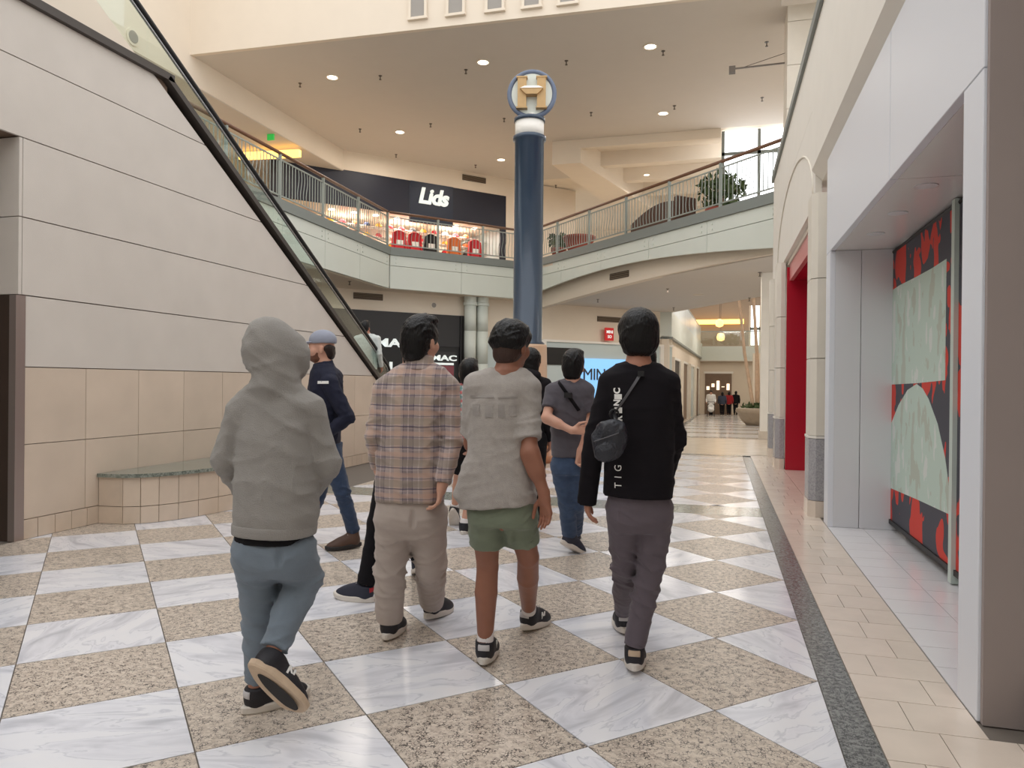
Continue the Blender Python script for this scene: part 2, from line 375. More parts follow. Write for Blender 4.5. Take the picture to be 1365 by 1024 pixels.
for a, b in zip(ys[:-1], ys[1:]):
    for z0, z1 in ((.17, .81), (.81, 1.47)):
        q = diag([(a, z0), (b, z0), (b, z1), (a, z1)])
        if len(q) > 2:
            q = inset(q, .003); MB().prism([(XL, y, z) for y, z in q], (-.03, 0, 0)).make('wall_tile', 'tan_tile', wl)
y = 4.9
while y < 13.2:
    box('base_tile', XL-.03, XL+.004, y+.003, y+.17, .003, .167, 'tan_small', wl); y += .173
# recess left of the wall with a brown metal lining
rec = struct(box('wall_recess', -8.2, XL-.035, 4.9, 5.1, 0, 3.42, 'joint'))
for a, b in ((2.08, 2.74), (2.74, 3.41)): box('stone_panel', -8.2, XL-.002, 4.87, 4.9, a+.004, b-.004, 'stone_wall', rec)
box('metal_lining', -8.2, XL-.06, 4.85, 4.9, 0, 2.075, 'brown_metal', rec); box('metal_corner', XL-.06, XL+.012, 4.84, 4.93, 0, 2.075, 'steel_edge', rec)
struct(box('ceiling_recess', -8.2, XL-.48, 1.5, 4.9, 3.42, 3.5, 'stone_wall'))
struct(box('wall_recess_end', -8.3, -8.2, 1.5, 5.1, 0, 3.42, 'brown_metal'))
# ---- built-in bench
bn = thing('bench', 'curved built-in bench with tan tile front and green granite seat', 'bench', (XL+.006, 7.4, 0))
bpts = []
for i in range(19):
    t = PI*i/18; bpts.append((.76*abs(math.sin(t))**.62, -1.68*math.cos(t)))
for a, b in zip(bpts[:-1], bpts[1:]):
    for z0, z1, nm in ((.003, .162, 'tan_small'), (.168, .44, 'tan_small')):
        A = np.array(a); B = np.array(b); d = B-A; L_ = np.linalg.norm(d); d /= L_; n = np.array([d[1], -d[0]])
        if n[0] < 0 and abs(n[0]) > .1: n = -n
        A2 = A+d*.003; B2 = B-d*.003
        MB().prism([(A2[0], A2[1], z0), (B2[0], B2[1], z0), (B2[0], B2[1], z1), (A2[0], A2[1], z1)], (-n[0]*.03, -n[1]*.03, 0)).make('front_tile', nm, bn)
MB().prism([(max(x-.02, .004), y*.985, 0) for x, y in bpts], (0, 0, .44)).make('bench_core', 'joint', bn)
MB().prism([(x*1.04 if x > .02 else .004, y*1.015, .442) for x, y in bpts], (0, 0, .035)).make('seat_slab', 'green_granite', bn)
# ---- escalator
es = thing('escalator', 'escalator with glass balustrades and black handrails behind the stone wall', 'escalator', (-6.75, 9.5, 0))
def E_(v): return [(p[0]+6.75, p[1]-9.5, p[2]) for p in v]
def deckz(y): return 4.88-.6*(y-6.73)
def railz(y): return 3.56-.59*(y-10.04)
cp = MB().bar((XL-.2, 1.5, 4.585), (XL-.2, 6.64, 4.585), .5, .075); cp.bar((XL-.2, 6.56, 4.575), (XL-.2, 13.3, .45), .5, .065)
cp.v = E_(cp.v); cp.make('deck_cap', 'dark_cap', es)
ic = MB().prism([(-6.16, 1.5, 4.3), (-6.16, 6.7, 4.3), (-6.16, 12.9, .6), (-6.16, 12.9, deckz(12.9)), (-6.16, 3.2, deckz(3.2)), (-6.16, 1.5, deckz(3.2))], (-.04, 0, 0)); ic.v = E_(ic.v); ic.make('side_cladding', 'plaster', es)
for xx in (-6.2, -7.45):
    ya = [3.2, 5.0, 6.9, 8.8, 10.7, 12.6, 13.9]
    for a, b in zip(ya[:-1], ya[1:]):
        q = MB().prism([(xx-.012, a+.006, deckz(a)-.1), (xx-.012, b-.006, deckz(b)-.1), (xx-.012, b-.006, railz(b)-.03), (xx-.012, a+.006, railz(a)-.03)], (-.012, 0, 0)); q.v = E_(q.v); q.make('glass_panel', 'glass', es)
    pts = [(xx-.018, 2.2, railz(3.2)), (xx-.018, 3.0, railz(3.2)), (xx-.018, 3.4, railz(3.4))]+[(xx-.018, y, railz(y)) for y in np.linspace(4, 13.2, 12)]+[(xx-.018, 13.8, .95), (xx-.018, 14.4, .86), (xx-.018, 14.8, .84), (xx-.018, 15.0, .7), (xx-.018, 14.95, .5)]
    q = MB().tube(pts, .036, 10, flat=1.3); q.v = E_(q.v); q.make('handrail', 'rubber', es, True)
    q = MB().tube([(p[0], p[1], p[2]-.045) for p in pts[1:-3]], .018, 6); q.v = E_(q.v); q.make('rail_channel', 'chrome', es, True)
for i in range(26):
    yy = 5.1+i*.36; zz = 5.5-i*.2124
    if zz < .02: break
    q = MB().box(-7.36, -6.3, yy, yy+.41, zz-.24, zz); q.v = E_(q.v); q.make('step', 'step_metal', es)
q = MB().prism([(-7.5, 3.2, 5.0), (-7.5, 12.9, -.0), (-7.5, 14.4, 0), (-7.5, 14.4, .05), (-7.5, 3.2, deckz(3.2)-.1)], (-.05, 0, 0)); q.v = E_(q.v); q.make('far_cladding', 'plaster', es)
# ---- right wall: white shop front, pilasters, red shop, plaster above
wr = struct(MB().box(XR+.05, 2.5, 3.45, 15.6, 3.665, 5.4).make('wall_right', 'white_plaster')); struct(MB().box(XR+.18, 1.9, 8.1, 9.2, 0, 3.66).make('wall_right_pier', 'white_plaster')); struct(MB().box(XR+.18, 1.9, 12.95, 15.6, 0, 3.66).make('wall_right_pier_far', 'white_plaster'))
# protruding plaster band with chamfered lower edge
MB().prism([(XR-.06, 1.0, 3.78), (XR+.05, 1.0, 3.66), (XR+.05, 1.0, 4.55), (XR-.06, 1.0, 4.55)], (0, 7.85, 0)).make('plaster_band', 'white_plaster', wr)
MB().prism([(XR-.02, 1.0, 4.57), (XR+.05, 1.0, 4.57), (XR+.05, 1.0, 5.4), (XR-.02, 1.0, 5.4)], (0, 14.5, 0)).make('plaster_band', 'white_plaster', wr)
MB().box(XR-.02, XR+.05, 8.86, 15.5, 3.42, 4.565).make('plaster_band', 'white_plaster', wr)
ap = []
for i in range(21):
    t = PI*i/20; ap.append((XR-.024, 11.6-2.6*math.cos(t), 3.5+.98*math.sin(t)))
MB().tube(ap, .014, 6).make('arch_bead', 'cream_pilaster', wr, True)
tr = struct(MB().box(XR-.06, 2.5, -2, 15.55, 5.4, 5.52).make('trim_1', 'slab_grey'))
struct(box('floor_upper_right', 1.1, 8, -2, 24, 5.3, 5.4, 'plaster'))
# white shop front
sf = thing('shop_front', 'glossy white panelled shop front with deep opening around a camouflage banner', 'shop front', (XR, 5.6, 0))
def S_(b): b.v = [(p[0]-XR, p[1]-5.6, p[2]) for p in b.v]; return b
S_(MB().box(XR, XR+.05, 3.452, 5.19, 2.70, 3.66)).make('header_panel', 'white_gloss', sf, bevel=.003)
S_(MB().box(XR, XR+.05, 5.205, 8.05, 2.70, 3.66)).make('header_panel', 'white_gloss', sf, bevel=.003)
S_(MB().box(XR+.004, XR+.046, 5.188, 5.207, 2.71, 3.65)).make('panel_seam', 'charcoal', sf)
S_(MB().box(XR, XR+.05, 3.452, 3.71, 0.001, 2.695)).make('front_pillar_panel', 'white_gloss', sf, bevel=.003)
S_(MB().box(XR, XR+.05, 7.79, 8.05, 0.001, 2.695)).make('front_pillar_panel', 'white_gloss', sf, bevel=.003)
S_(MB().box(XR+.012, 3.2, 3.42, 3.449, 0, 4.6)).make('side_panel', 'taupe', sf)
S_(MB().box(XR+.05, 3.2, 3.452, 3.71, 0, 2.695)).make('side_return', 'white_panel', sf)
S_(MB().box(XR+.05, 1.32, 7.79, 7.84, 0.002, 2.695)).make('reveal_panel', 'white_panel', sf, bevel=.002)
S_(MB().box(1.325, 1.66, 7.79, 7.84, 0.002, 2.695)).make('reveal_panel', 'white_panel', sf, bevel=.002)
S_(MB().box(XR+.05, 1.9, 3.71, 5.19, 2.7, 2.76)).make('soffit_panel', 'soffit_gloss', sf)
S_(MB().box(XR+.05, 1.9, 5.2, 7.84, 2.7, 2.76)).make('soffit_panel', 'soffit_gloss', sf)
S_(MB().box(1.78, 1.84, 3.71, 8.0, 0, 2.7)).make('back_partition', 'charcoal', sf)
for yy in (5.4, 6.2, 7.0):
    S_(MB().lathe([(.065, -.006), (.072, -.006), (.072, 0), (.0, 0)], 16, (1.3, yy, 2.7))).make('downlight_trim', 'white_panel', sf)
box_ = tag(MB().box(-.12, .12, -.09, .09, 0, .2).make('floor_box', 'brown_metal', loc=(1.33, 3.29, .001), bevel=.01), 'small dark metal box on the floor against the taupe side panel', 'metal box')
# banner
bnr = thing('banner', 'hanging fabric banner with red and charcoal blotches and pale green shapes', 'banner', (1.6, 6.9, .11))
def B_(pts, off): return [(off, at_x(px, py, 1.6)[1]-6.9, at_x(px, py, 1.6)[2]-.11) for px, py in pts]
MB().box(0, .02, -3.1, 1.07, 0, 2.56).make('cloth', 'banner_print', bnr)
up_ = [(1185, 390), (1200, 380), (1220, 370), (1242, 358), (1262, 345), (1261, 420), (1260, 507), (1222, 511), (1184, 513), (1184, 450)]
MB().prism(B_(up_, -.002), (.003, 0, 0)).make('pale_shape', 'pale_print', bnr)
lo_ = [(1222, 512), (1210, 520), (1198, 540), (1188, 565), (1182, 592), (1180, 620), (1181, 648), (1225, 667), (1268, 687), (1266, 655), (1260, 610), (1250, 565), (1238, 532), (1230, 518)]
MB().prism(B_(lo_, -.002), (.003, 0, 0)).make('pale_shape', 'pale_print', bnr)
MB().box(-.015, .035, -3.1, 1.07, -.04, 0).make('bottom_bar', 'black', bnr)
MB().tube([(.01, -3.1, 2.555), (.01, 1.07, 2.555)], .02, 8).make('top_rod', 'black', bnr, True)
MB().box(-.03, .05, -1.13, -1.06, -.1, 2.58).make('edge_post', 'banner_edge', bnr)
# pilaster beside the white shop front and the far ones
def pilaster(x, y, wx, wy, label):
    t = thing('pilaster', label, 'pilaster', (x, y, 0)); c = .06
    def oct_(g): return [(-wx-g, -wy+c), (-wx+c, -wy-g), (wx, -wy-g), (wx, wy+g), (-wx+c, wy+g), (-wx-g, wy-c)]
    for z0, z1, m, g in ((0, .17, 'beige_tile', .012), (.175, .82, 'grey_granite', .006), (.825, .85, 'white_plaster', .012), (.855, 1.66, 'cream_pilaster', 0), (1.668, 2.5, 'cream_pilaster', 0), (2.508, 3.4, 'cream_pilaster', 0)):
        MB().prism([(p[0], p[1], z0) for p in oct_(g)], (0, 0, z1-z0)).make({'grey_granite': 'granite_base', 'beige_tile': 'foot'}.get(m, 'shaft_block'), m, t)
pilaster(XR+.02, 8.52, .13, .22, 'cream stone pilaster with grey granite base between white and red shops')
pilaster(.985, 13.2, .065, .3, 'cream stone pilaster on the far side of the red shop opening')
pilaster(XR+.02, 15.1, .12, .2, 'cream stone pilaster at the far end of the shop row')
rs = thing('shop_front', 'bright red recessed shop front between cream pilasters', 'shop front', (1.2, 11, 0))
MB().box(-.12, .0, -1.75, 1.9, 3.34, 3.405).make('head_moulding', 'cream_pilaster', rs)
MB().box(-.1, -.04, -1.75, 1.78, 3.08, 3.335).make('fascia_panel', 'red_bounce', rs)
MB().box(-.14, 1.0, 1.78, 1.86, .002, 3.3).make('side_panel', 'red_store', rs)
MB().box(.6, .66, -1.75, 1.78, .002, 3.07).make('back_panel', 'red_store', rs)
MB().box(-.04, .6, -1.75, 1.78, 3.08, 3.12).make('soffit_panel', 'red_store', rs)
for yy in (-1.0, .1, 1.2): 
    d_ = MB().box(.55, .598, yy-.5, yy+.5, .01, 2.6).make('door_panel', 'red_dark', rs); MB().lathe([(.0, 0), (.02, .005), (.02, .03), (0, .04)], 10, (.52, yy+.4, 1.0)).make('door_knob', 'chrome', d_)
# ---- balcony slabs, fascia, railings
def offs(a, b, d):
    e = (b-a)/np.linalg.norm(b-a); n = np.array([-e[1], e[0]]); return n*d
up_floor = struct(MB().prism([(BA[0]-.12, BA[1], 5.2), (BB[0]-.1, BB[1]+.03, 5.2), (BC[0]-.05, BC[1]+.1, 5.2), (-4.5, 40, 5.2), (-16, 40, 5.2), (-16, 9, 5.2)], (0, 0, .28)).make('floor_upper', 'plaster'))
struct(MB().prism([(BC[0]-.05, BC[1]+.1, 5.2), (BD[0]+.1, BD[1]+.1, 5.2), (1.6, 24.5, 5.2), (-1.85, 30.3, 5.2), (-4.5, 34, 5.2)], (0, 0, .28)).make('floor_bridge', 'plaster'))
struct(MB().prism([(BA[0]-.3, BA[1], 4.25), (BB[0]-.25, BB[1]+.1, 4.25), (BC[0]-.1, BC[1]+.25, 4.25), (-5.9, 26.4, 4.25), (-9, 31, 4.25), (-16, 24, 4.25), (-16, 9, 4.25)], (0, 0, .1)).make('ceiling_under_balcony', 'plaster'))
struct(MB().prism([(BC[0]+.35, BC[1]+.3, 4.25), (BD[0]+.1, BD[1]+.6, 4.25), (1.6, 24.8, 4.25), (-1.85, 30.3, 4.25), (-5.9, 26.4, 4.25)], (0, 0, .1)).make('ceiling_under_bridge', 'ceiling_paint'))
def fascia(a, b, name, n, arch=False):
    """slab edge and metal fascia panels from a to b"""
    root = struct(MB().prism([(*(a+offs(a, b, -.0)), 5.28), (*(b+offs(a, b, -.0)), 5.28), (*(b+offs(a, b, .25)), 5.28), (*(a+offs(a, b, .25)), 5.28)], (0, 0, .24)).make(name, 'slab_grey'))
    o1 = offs(a, b, .05); o2 = offs(a, b, .12); ex = np.array([*(o2-o1), 0])
    for i in range(n):
        p = a+(b-a)*(i/n)+o1; q = a+(b-a)*((i+1)/n)+o1; g = (q-p)/np.linalg.norm(q-p)*.006; p = p+g; q = q-g
        def low(s):
            if not arch: return 4.25
            return 4.28+.42*math.sin(PI*min(1, max(0, s*.93+.05)))
        MB().prism([(*p, 4.96), (*q, 4.96), (*q, 5.275), (*p, 5.275)], ex).make('fascia_panel', 'fascia_metal', root)
        k = 6 if arch else 1
        bot = [(*(p+(q-p)*(j/k)), low((i+j/k)/n)) for j in range(k+1)]
        MB().prism(bot+[(*q, 4.945), (*p, 4.945)], ex).make('fascia_panel', 'fascia_metal', root)
        for j in range(2):
            for zz in (5.05, 5.18):
                c = p+(q-p)*(.08+.84*j); e = np.array([c[0], c[1], zz]); nn = np.array([*(-offs(a, b, 1.)), 0]); MB().tube([e, e+nn*.02], .022, 8).make('bolt_head', 'fascia_metal', root)
    return root
fascia(BA, BB, 'trim_2', 6); fascia(BB, BC, 'trim_3', 2); fb = fascia(BC, BD, 'trim_4', 5, True)
# curved plaster band below the arched fascia
o1 = offs(BC, BD, .35); o2 = offs(BC, BD, .6); pts = []
for i in range(17):
    s = i/16; p = BC+(BD-BC)*s+o1; pts.append((p[0], p[1], 3.92+.36*math.sin(PI*min(1, s*.62))))
for i in range(16, -1, -1):
    p = BC+(BD-BC)*(i/16)+o1; pts.append((p[0], p[1], 5.2))
struct(MB().prism(pts, (*(o2-o1), 0)).make('trim_5', 'plaster'))
balu = MB().box(-.008, .008, -.008, .008, 0, .8).make('tmp', 'rail_grey'); BAL = balu.data; bpy.data.objects.remove(balu)
wv = MB().tube([(0, .03*math.sin(i/10*2*PI), i*.08) for i in range(11)], .009, 5).make('tmp', 'rail_grey'); WAV = wv.data; bpy.data.objects.remove(wv)
def railing(a, b, nsec, label, post0=True, skip=0.):
    e = (b-a)/np.linalg.norm(b-a); L_ = np.linalg.norm(b-a); ang = math.atan2(e[1], e[0])
    t = thing('railing', label, 'railing', (a[0], a[1], 5.52), ang)
    MB().tube([(skip, .12, 1.09), (L_, .12, 1.09)], .04, 10).make('handrail', 'wood_rail', t, True)
    MB().box(skip, L_, .105, .135, .93, .96).make('top_bar', 'rail_grey', t); MB().box(skip, L_, .105, .135, .1, .13).make('bottom_bar', 'rail_grey', t)
    for i in range(nsec+1):
        x = L_*i/nsec
        if x < skip or (i == 0 and not post0): continue
        MB().box(x-.03, x+.03, .09, .15, 0, 1.06).make('post', 'rail_grey', t)
    for i in range(nsec):
        x0 = L_*i/nsec; w = L_/nsec; n = int(w/.125)
        for j in range(1, n):
            x = x0+w*j/n
            if x < skip: continue
            o = link('baluster', WAV if abs(j-n/2) < 2.2 else BAL, None, t, loc=(x, .12, .13))
            if abs(j-n/2) < 2.2: o.rotation_euler = (0, 0, PI/2)
    return t
railing(BA, BB, 6, 'grey metal railing with brown handrail along the balcony beside the escalator', skip=2.)
railing(BB, BC, 3, 'grey metal railing with brown handrail in front of the cap shop', False)
railing(BC, BD, 6, 'grey metal railing with brown handrail on the bridge over the corridor', False)
# ---- ground-floor back wall with MAC, columns and the pale shop
dW = (W1-W0)/np.linalg.norm(W1-W0); nW = np.array([-dW[1], dW[0]])
def wallpt(px, py): return at_line(px, py, W0, W1)
def ws(px, py):                     # distance along the back wall and height
    p = wallpt(px, py); return float((p[:2]-W0)@dW), float(p[2])
def wbox(b, s0, s1, d0, d1, z0, z1):
    """box on the back wall: s along it, d out of it (towards the court)"""
    P = [W0+dW*s-nW*d for s, d in ((s0, d0), (s1, d0), (s1, d1), (s0, d1))]
    return b.prism([(p[0], p[1], z0) for p in P], (0, 0, z1-z0))
wb = struct(wbox(MB(), 0, np.linalg.norm(W1-W0), -.3, 0, 0, 4.3).make('wall_back', 'plaster'))
s_m0, z_m = ws(440, 408); s_m1, z_m1 = ws(617, 424)
mac = thing('shop_front', 'black cosmetics shop front with white MAC lettering', 'shop front', (*(W0+dW*s_m0), 0))
def sub(o, root): o.parent = root; o.location = tuple(-np.array(root.location)); return o
zt = (z_m+z_m1)/2
sub(wbox(MB(), s_m0-2, s_m1, .0, .06, 2.55, zt).make('fascia_panel', 'black_panel'), mac)
sub(wbox(MB(), s_m0-2, s_m1, .0, .03, 0.002, 2.55).make('back_panel', 'black'), mac)
sub(wbox(MB(), s_m1-.14, s_m1, .0, .1, 0.002, zt).make('side_frame', 'black_panel'), mac)
R3 = (dW[0], dW[1], 0)
s_a, z_a = ws(524, 458); p = W0+dW*s_a-nW*.09
sub(put_text('lettering', 'MAC', 'letter_white', None, (p[0], p[1], z_a), R3, (0, 0, 1), .36, .02, 0, .012, 1.0, 1.7), mac)
s_b, z_b = ws(586, 478); p = W0+dW*s_b-nW*.36
sub(wbox(MB(), s_b-.42, s_b+.42, .1, .32, 0.002, z_b+.22).make('display_stand', 'black_panel'), mac)
sub(put_text('lettering', 'MAC', 'letter_white', None, (p[0], p[1], z_b), R3, (0, 0, 1), .25, .015, 0, .008, 1.0, 1.7), mac)
sub(wbox(MB(), s_b-.36, s_b+.36, .32, .335, z_b-.22, z_b-.15).make('shelf_light', 'letter_white'), mac)
sub(wbox(MB(), s_b-.36, s_b+.36, .32, .34, z_b-.75, z_b-.24).make('poster', 'red_dark'), mac)
s_c, z_c = ws(520, 495); sub(wbox(MB(), s_c-.05, s_c+.05, .05, .08, .6, z_c+.3).make('light_strip', 'letter_white'), mac)
# double column at the corner
cp_ = at_line(634, 480, BB+offs(BB, BC, .55), BC+offs(BB, BC, .55))
for k, dx in enumerate((-.22, .24)):
    t = thing('column', 'slim pale green-white round column, one of a pair beside the black shop', 'column', (cp_[0]+dx*dW[0], cp_[1]+dx*dW[1], 0), group='paired columns beside the black shop')
    for z0, z1 in ((0, .9), (.91, 2.0), (2.01, 3.1), (3.11, 3.95)): MB().lathe([(.2, z0), (.2, z1)], 20).make('shaft_drum', 'fascia_metal', t, True)
    MB().lathe([(.2, 3.95), (.235, 3.97), (.235, 4.05), (.21, 4.07), (.21, 4.25)], 20).make('capital', 'fascia_metal', t)
# pale blue shop
s0, z0 = ws(722, 455); s1, z1 = ws(880, 468); zt = 2.93
mn = thing('shop_front', 'pale blue lit shop front with glass band under a cream wall', 'shop front', (*(W0+dW*s0), 0))
sub(wbox(MB(), s0-2.6, s1+.6, 0, .04, 0.002, zt).make('back_panel', 'shop_pale'), mn)
sub(wbox(MB(), s0, s1+.6, .04, .12, zt-.06, zt+.02).make('head_frame', 'white_paint'), mn)
for px in (723, 880): s_, _ = ws(px, 470); sub(wbox(MB(), s_-.09, s_+.09, .04, .13, 0.002, zt).make('side_frame', 'white_paint'), mn)
sa, za = ws(728, 463); sb, zb = ws(760, 487); sub(wbox(MB(), sa, sb+.3, .05, .08, zb, za).make('black_screen', 'black'), mn)
sa, za = ws(772, 476); sb, zb = ws(845, 540); sub(wbox(MB(), sa-.6, sb, .05, .09, zb, za-.05).make('light_box', 'screen_blue'), mn)
sa, za = ws(790, 500); p = W0+dW*sa-nW*.11; sub(put_text('lettering', 'MIN', 'charcoal', None, (p[0], p[1], za), R3, (0, 0, 1), .62, .01, 0, .0, .95), mn)
sa, za = ws(735, 512); sub(wbox(MB(), sa-.5, sa+.7, .1, .6, 0.002, .95).make('counter', 'wood_orange'), mn)
# red projecting sign
sa, za = ws(807, 446); p = W0+dW*sa-nW*.25
sg = thing('sign', 'small red square sign with white lettering on the cream wall', 'sign', (p[0], p[1], za))
q = MB(); q.prism([(-.2*dW[0], -.2*dW[1], -.24), (.2*dW[0], .2*dW[1], -.24), (.2*dW[0], .2*dW[1], .24), (-.2*dW[0], -.2*dW[1], .24)], (.05*nW[0], .05*nW[1], 0)); q.make('sign_board', 'sign_red', sg)
put_text('lettering', 'MINI', 'letter_white', sg, (-.015*nW[0], -.015*nW[1], .08), R3, (0, 0, 1), .15, .005, 0, .004)
put_text('lettering', 'SO', 'letter_white', sg, (-.015*nW[0], -.015*nW[1], -.1), R3, (0, 0, 1), .15, .005, 0, .004)
MB().bar((.05*nW[0], .05*nW[1], 0), (.25*nW[0], .25*nW[1], 0), .04, .04).make('bracket', 'rail_grey', sg)
def wvent(px0, px1, py, label):
    s0, z0 = ws(px0, py); s1, _ = ws(px1, py); p = W0+dW*s0
    t = thing('air_vent', label, 'vent', (p[0], p[1], z0))
    sub(wbox(MB(), s0, s1, .005, .03, z0-.1, z0+.1).make('backing', 'vent_dark'), t)
    for k in range(4): sub(wbox(MB(), s0, s1, .03, .045, z0-.09+k*.05, z0-.07+k*.05).make('slat', 'vent'), t)
wvent(471, 510, 394, 'brown slotted air vent in the cream wall above the black shop')
wvent(796, 834, 425, 'brown slotted air vent in the cream wall above the red sign')
s_, z_ = ws(578, 407); p = W0+dW*s_-nW*.004
t = thing('speaker_grille', 'round pale speaker grille in the cream wall above the black shop', 'speaker', (p[0], p[1], z_)); e = np.array([*(-nW), 0])
MB().tube([e*.004, e*.02], .13, 20).make('grille', 'lamp_trim', t); MB().tube([e*.02, e*.03], .08, 16).make('cone', 'slot_grey', t)
# vent on the arched plaster band
pv = at_line(826, 367, BC+offs(BC, BD, .35), BD+offs(BC, BD, .35)); dB = (BD-BC)/np.linalg.norm(BD-BC); nB = offs(BC, BD, 1.)
t = thing('air_vent', 'brown slotted air vent on the curved plaster band under the bridge', 'vent', tuple(pv))
q = MB(); q.prism([(-.45*dB[0]-.005*nB[0], -.45*dB[1]-.005*nB[1], -.09), (.45*dB[0]-.005*nB[0], .45*dB[1]-.005*nB[1], -.09), (.45*dB[0]-.005*nB[0], .45*dB[1]-.005*nB[1], .09), (-.45*dB[0]-.005*nB[0], -.45*dB[1]-.005*nB[1], .09)], (-.02*nB[0], -.02*nB[1], 0)); q.make('backing', 'vent_dark', t)
for k in range(3):
    z0 = -.07+k*.055; q = MB(); q.prism([(-.45*dB[0]-.025*nB[0], -.45*dB[1]-.025*nB[1], z0), (.45*dB[0]-.025*nB[0], .45*dB[1]-.025*nB[1], z0), (.45*dB[0]-.025*nB[0], .45*dB[1]-.025*nB[1], z0+.025), (-.45*dB[0]-.025*nB[0], -.45*dB[1]-.025*nB[1], z0+.025)], (-.015*nB[0], -.015*nB[1], 0)); q.make('slat', 'vent', t)
# wall closing the space behind the escalator
struct(box('wall_behind_escalator', -15.9, -15.7, 9, 24, 0, 4.25, 'plaster'))
# ---- upper level: ceiling, bulkheads, clerestory, cap shop
CZ = 9.7
L0, L1 = np.array((-13.7, 23.5)), np.array((-8.5, 29.1)); dL = (L1-L0)/np.linalg.norm(L1-L0); nL = np.array([-dL[1], dL[0]])
struct(MB().prism([(-13.1, 16.1, CZ), (3.2, 16.6, CZ), (3.2, 24.9, CZ), (-5.5, 24.9, CZ), (-5.5, 29.5, CZ), (-9.5, 29.5, CZ), (-13.1, 24.6, CZ)], (0, 0, .12)).make('ceiling', 'ceiling_paint'))
struct(MB().prism([(-13.1, 16.1, CZ-.02), (3.2, 16.6, CZ-.02), (3.2, 16.6, 13.5), (-13.1, 16.1, 13.5)], (-.0, -.12, 0)).make('wall_clerestory', 'plaster'))
for px in (556, 606, 658, 707, 755):
    p = at_y(px, 22-(px-556)*.115, 16.1); t = thing('window_slot', 'narrow grey slot window in the cream wall above the ceiling edge', 'window', (p[0], 16.1+(p[0]+13)*.03-.06, p[2]+.4), group='slot windows')
    zb = -.35+(.0 if px > 0 else 0)
    MB().box(-.2, .2, -.1, -.06, -.4, 1.9).make('pane', 'slot_grey', t)
    MB().box(-.25, .25, -.14, -.06, -.46, -.4).make('sill', 'plaster', t)
    for s in (-1, 1): MB().box(s*.2-.03, s*.2+.03, -.12, -.06, -.4, 1.9).make('jamb', 'plaster', t)
struct(MB().prism([(-13.1, 3, 8.97), (-13.1, 24.7, 8.97), (-13.1, 24.7, 13.5), (-13.1, 3, 13.5)], (-.15, 0, 0)).make('wall_upper_left', 'plaster'))
struct(box('ceiling_upper_left', -16, -13.12, 3, 25, 8.95, 9.05, 'ceiling_paint'))
struct(box('wall_upper_far_left', -16.2, -16, 3, 25, 5.4, 9, 'plaster'))
g0 = at_y(318, 208, 21.); g1 = at_y(398, 204, 21.)
gc = tag(MB().prism([(max(g0[0], -15.95), 21, g0[2]-.1), (g1[0], 21, g1[2]-.1), (g1[0], 21, g1[2]+.12), (max(g0[0], -15.95), 21, g0[2]+.12)], (0, .15, 0)).make('cove_light', 'gold_cove'), 'glowing golden cove light strip above the balcony walkway', 'cove light')
def lbox(b, s0, s1, d0, d1, z0, z1):
    P = [L0+dL*s-nL*d for s, d in ((s0, d0), (s1, d0), (s1, d1), (s0, d1))]; return b.prism([(p[0], p[1], z0) for p in P], (0, 0, z1-z0))
LL = float(np.linalg.norm(L1-L0))
struct(lbox(MB(), -2.5, LL+.02, -.0, .1, 9.0, CZ).make('wall_bulkhead', 'plaster'))
struct(lbox(MB(), LL, LL+3.5, -.1, .1, 5.48, CZ).make('wall_upper_back', 'plaster'))
ld = thing('shop_front', 'dark navy cap shop front with white Lids sign on the upper floor', 'shop front', (*L0, 5.5))
def lsub(o): return sub(o, ld)
def lsz(px, py):
    p = at_line(px, py, L0, L1); return float((p[:2]-L0)@dL), float(p[2])
sa, za = lsz(545, 245); sb, zb = lsz(602, 285)
lsub(lbox(MB(), -1.8, sa, 0, .08, 7.7, 9.0).make('fascia_panel', 'navy')); lsub(lbox(MB(), sa+.02, sb, 0, .12, 7.45, 9.0).make('fascia_panel', 'navy_panel')); lsub(lbox(MB(), sb+.02, LL, 0, .08, 7.7, 9.0).make('fascia_panel', 'navy'))
lsub(lbox(MB(), LL-.25, LL, 0, .1, 5.5, 7.7).make('side_frame', 'navy'))
sc, zc = lsz(575, 265); p = L0+dL*sc-nL*.16
lsub(put_text('lettering', 'Lids', 'letter_white', None, (p[0], p[1], zc), (dL[0], dL[1], 0), (0, 0, 1), .82, .03, .22, .028, .95))
struct(lbox(MB(), -2, LL-.2, -2.6, -2.5, 5.5, 7.7).make('wall_cap_shop', 'store_back')); struct(lbox(MB(), -2, LL, -2.6, -.02, 7.7, 7.76).make('ceiling_cap_shop', 'lamp_trim'))
struct(lbox(MB(), LL-.2, LL-.1, -2.6, -.02, 5.5, 7.7).make('wall_cap_shop_side', 'shop_pale'))
for k in range(8):
    s = .6+k*.85; q = L0+dL*s+nL*.6; t = thing('ceiling_lamp', 'small glowing round ceiling lamp inside the cap shop', 'ceiling light', (q[0], q[1], 7.7), group='cap shop ceiling lamps')
    MB().lathe([(.0, -.05), (.12, -.05), (.12, -.015), (0, -.015)], 14).make('lens', 'lamp_glow', t); MB().lathe([(.0, -.015), (.14, -.015), (.14, 0), (0, 0)], 14).make('rim', 'lamp_trim', t)
for k in range(4):
    q = L0+dL*2.6+nL*1.32; t = thing('wall_shelf', 'long white %s shelf of caps inside the cap shop' % ('lowest', 'second', 'third', 'highest')[k], 'shelf', (q[0], q[1], 6.2+k*.38))
    sub(lbox(MB(), -1, LL-.4, -1.55, -1.1, 6.2+k*.38, 6.23+k*.38).make('board', 'white_paint'), t)
    for s in (-.9, 1.6, 4.2, 6.7): sub(lbox(MB(), s, s+.03, -2.5, -1.3, 6.14+k*.38, 6.2+k*.38).make('bracket', 'rail_grey'), t)
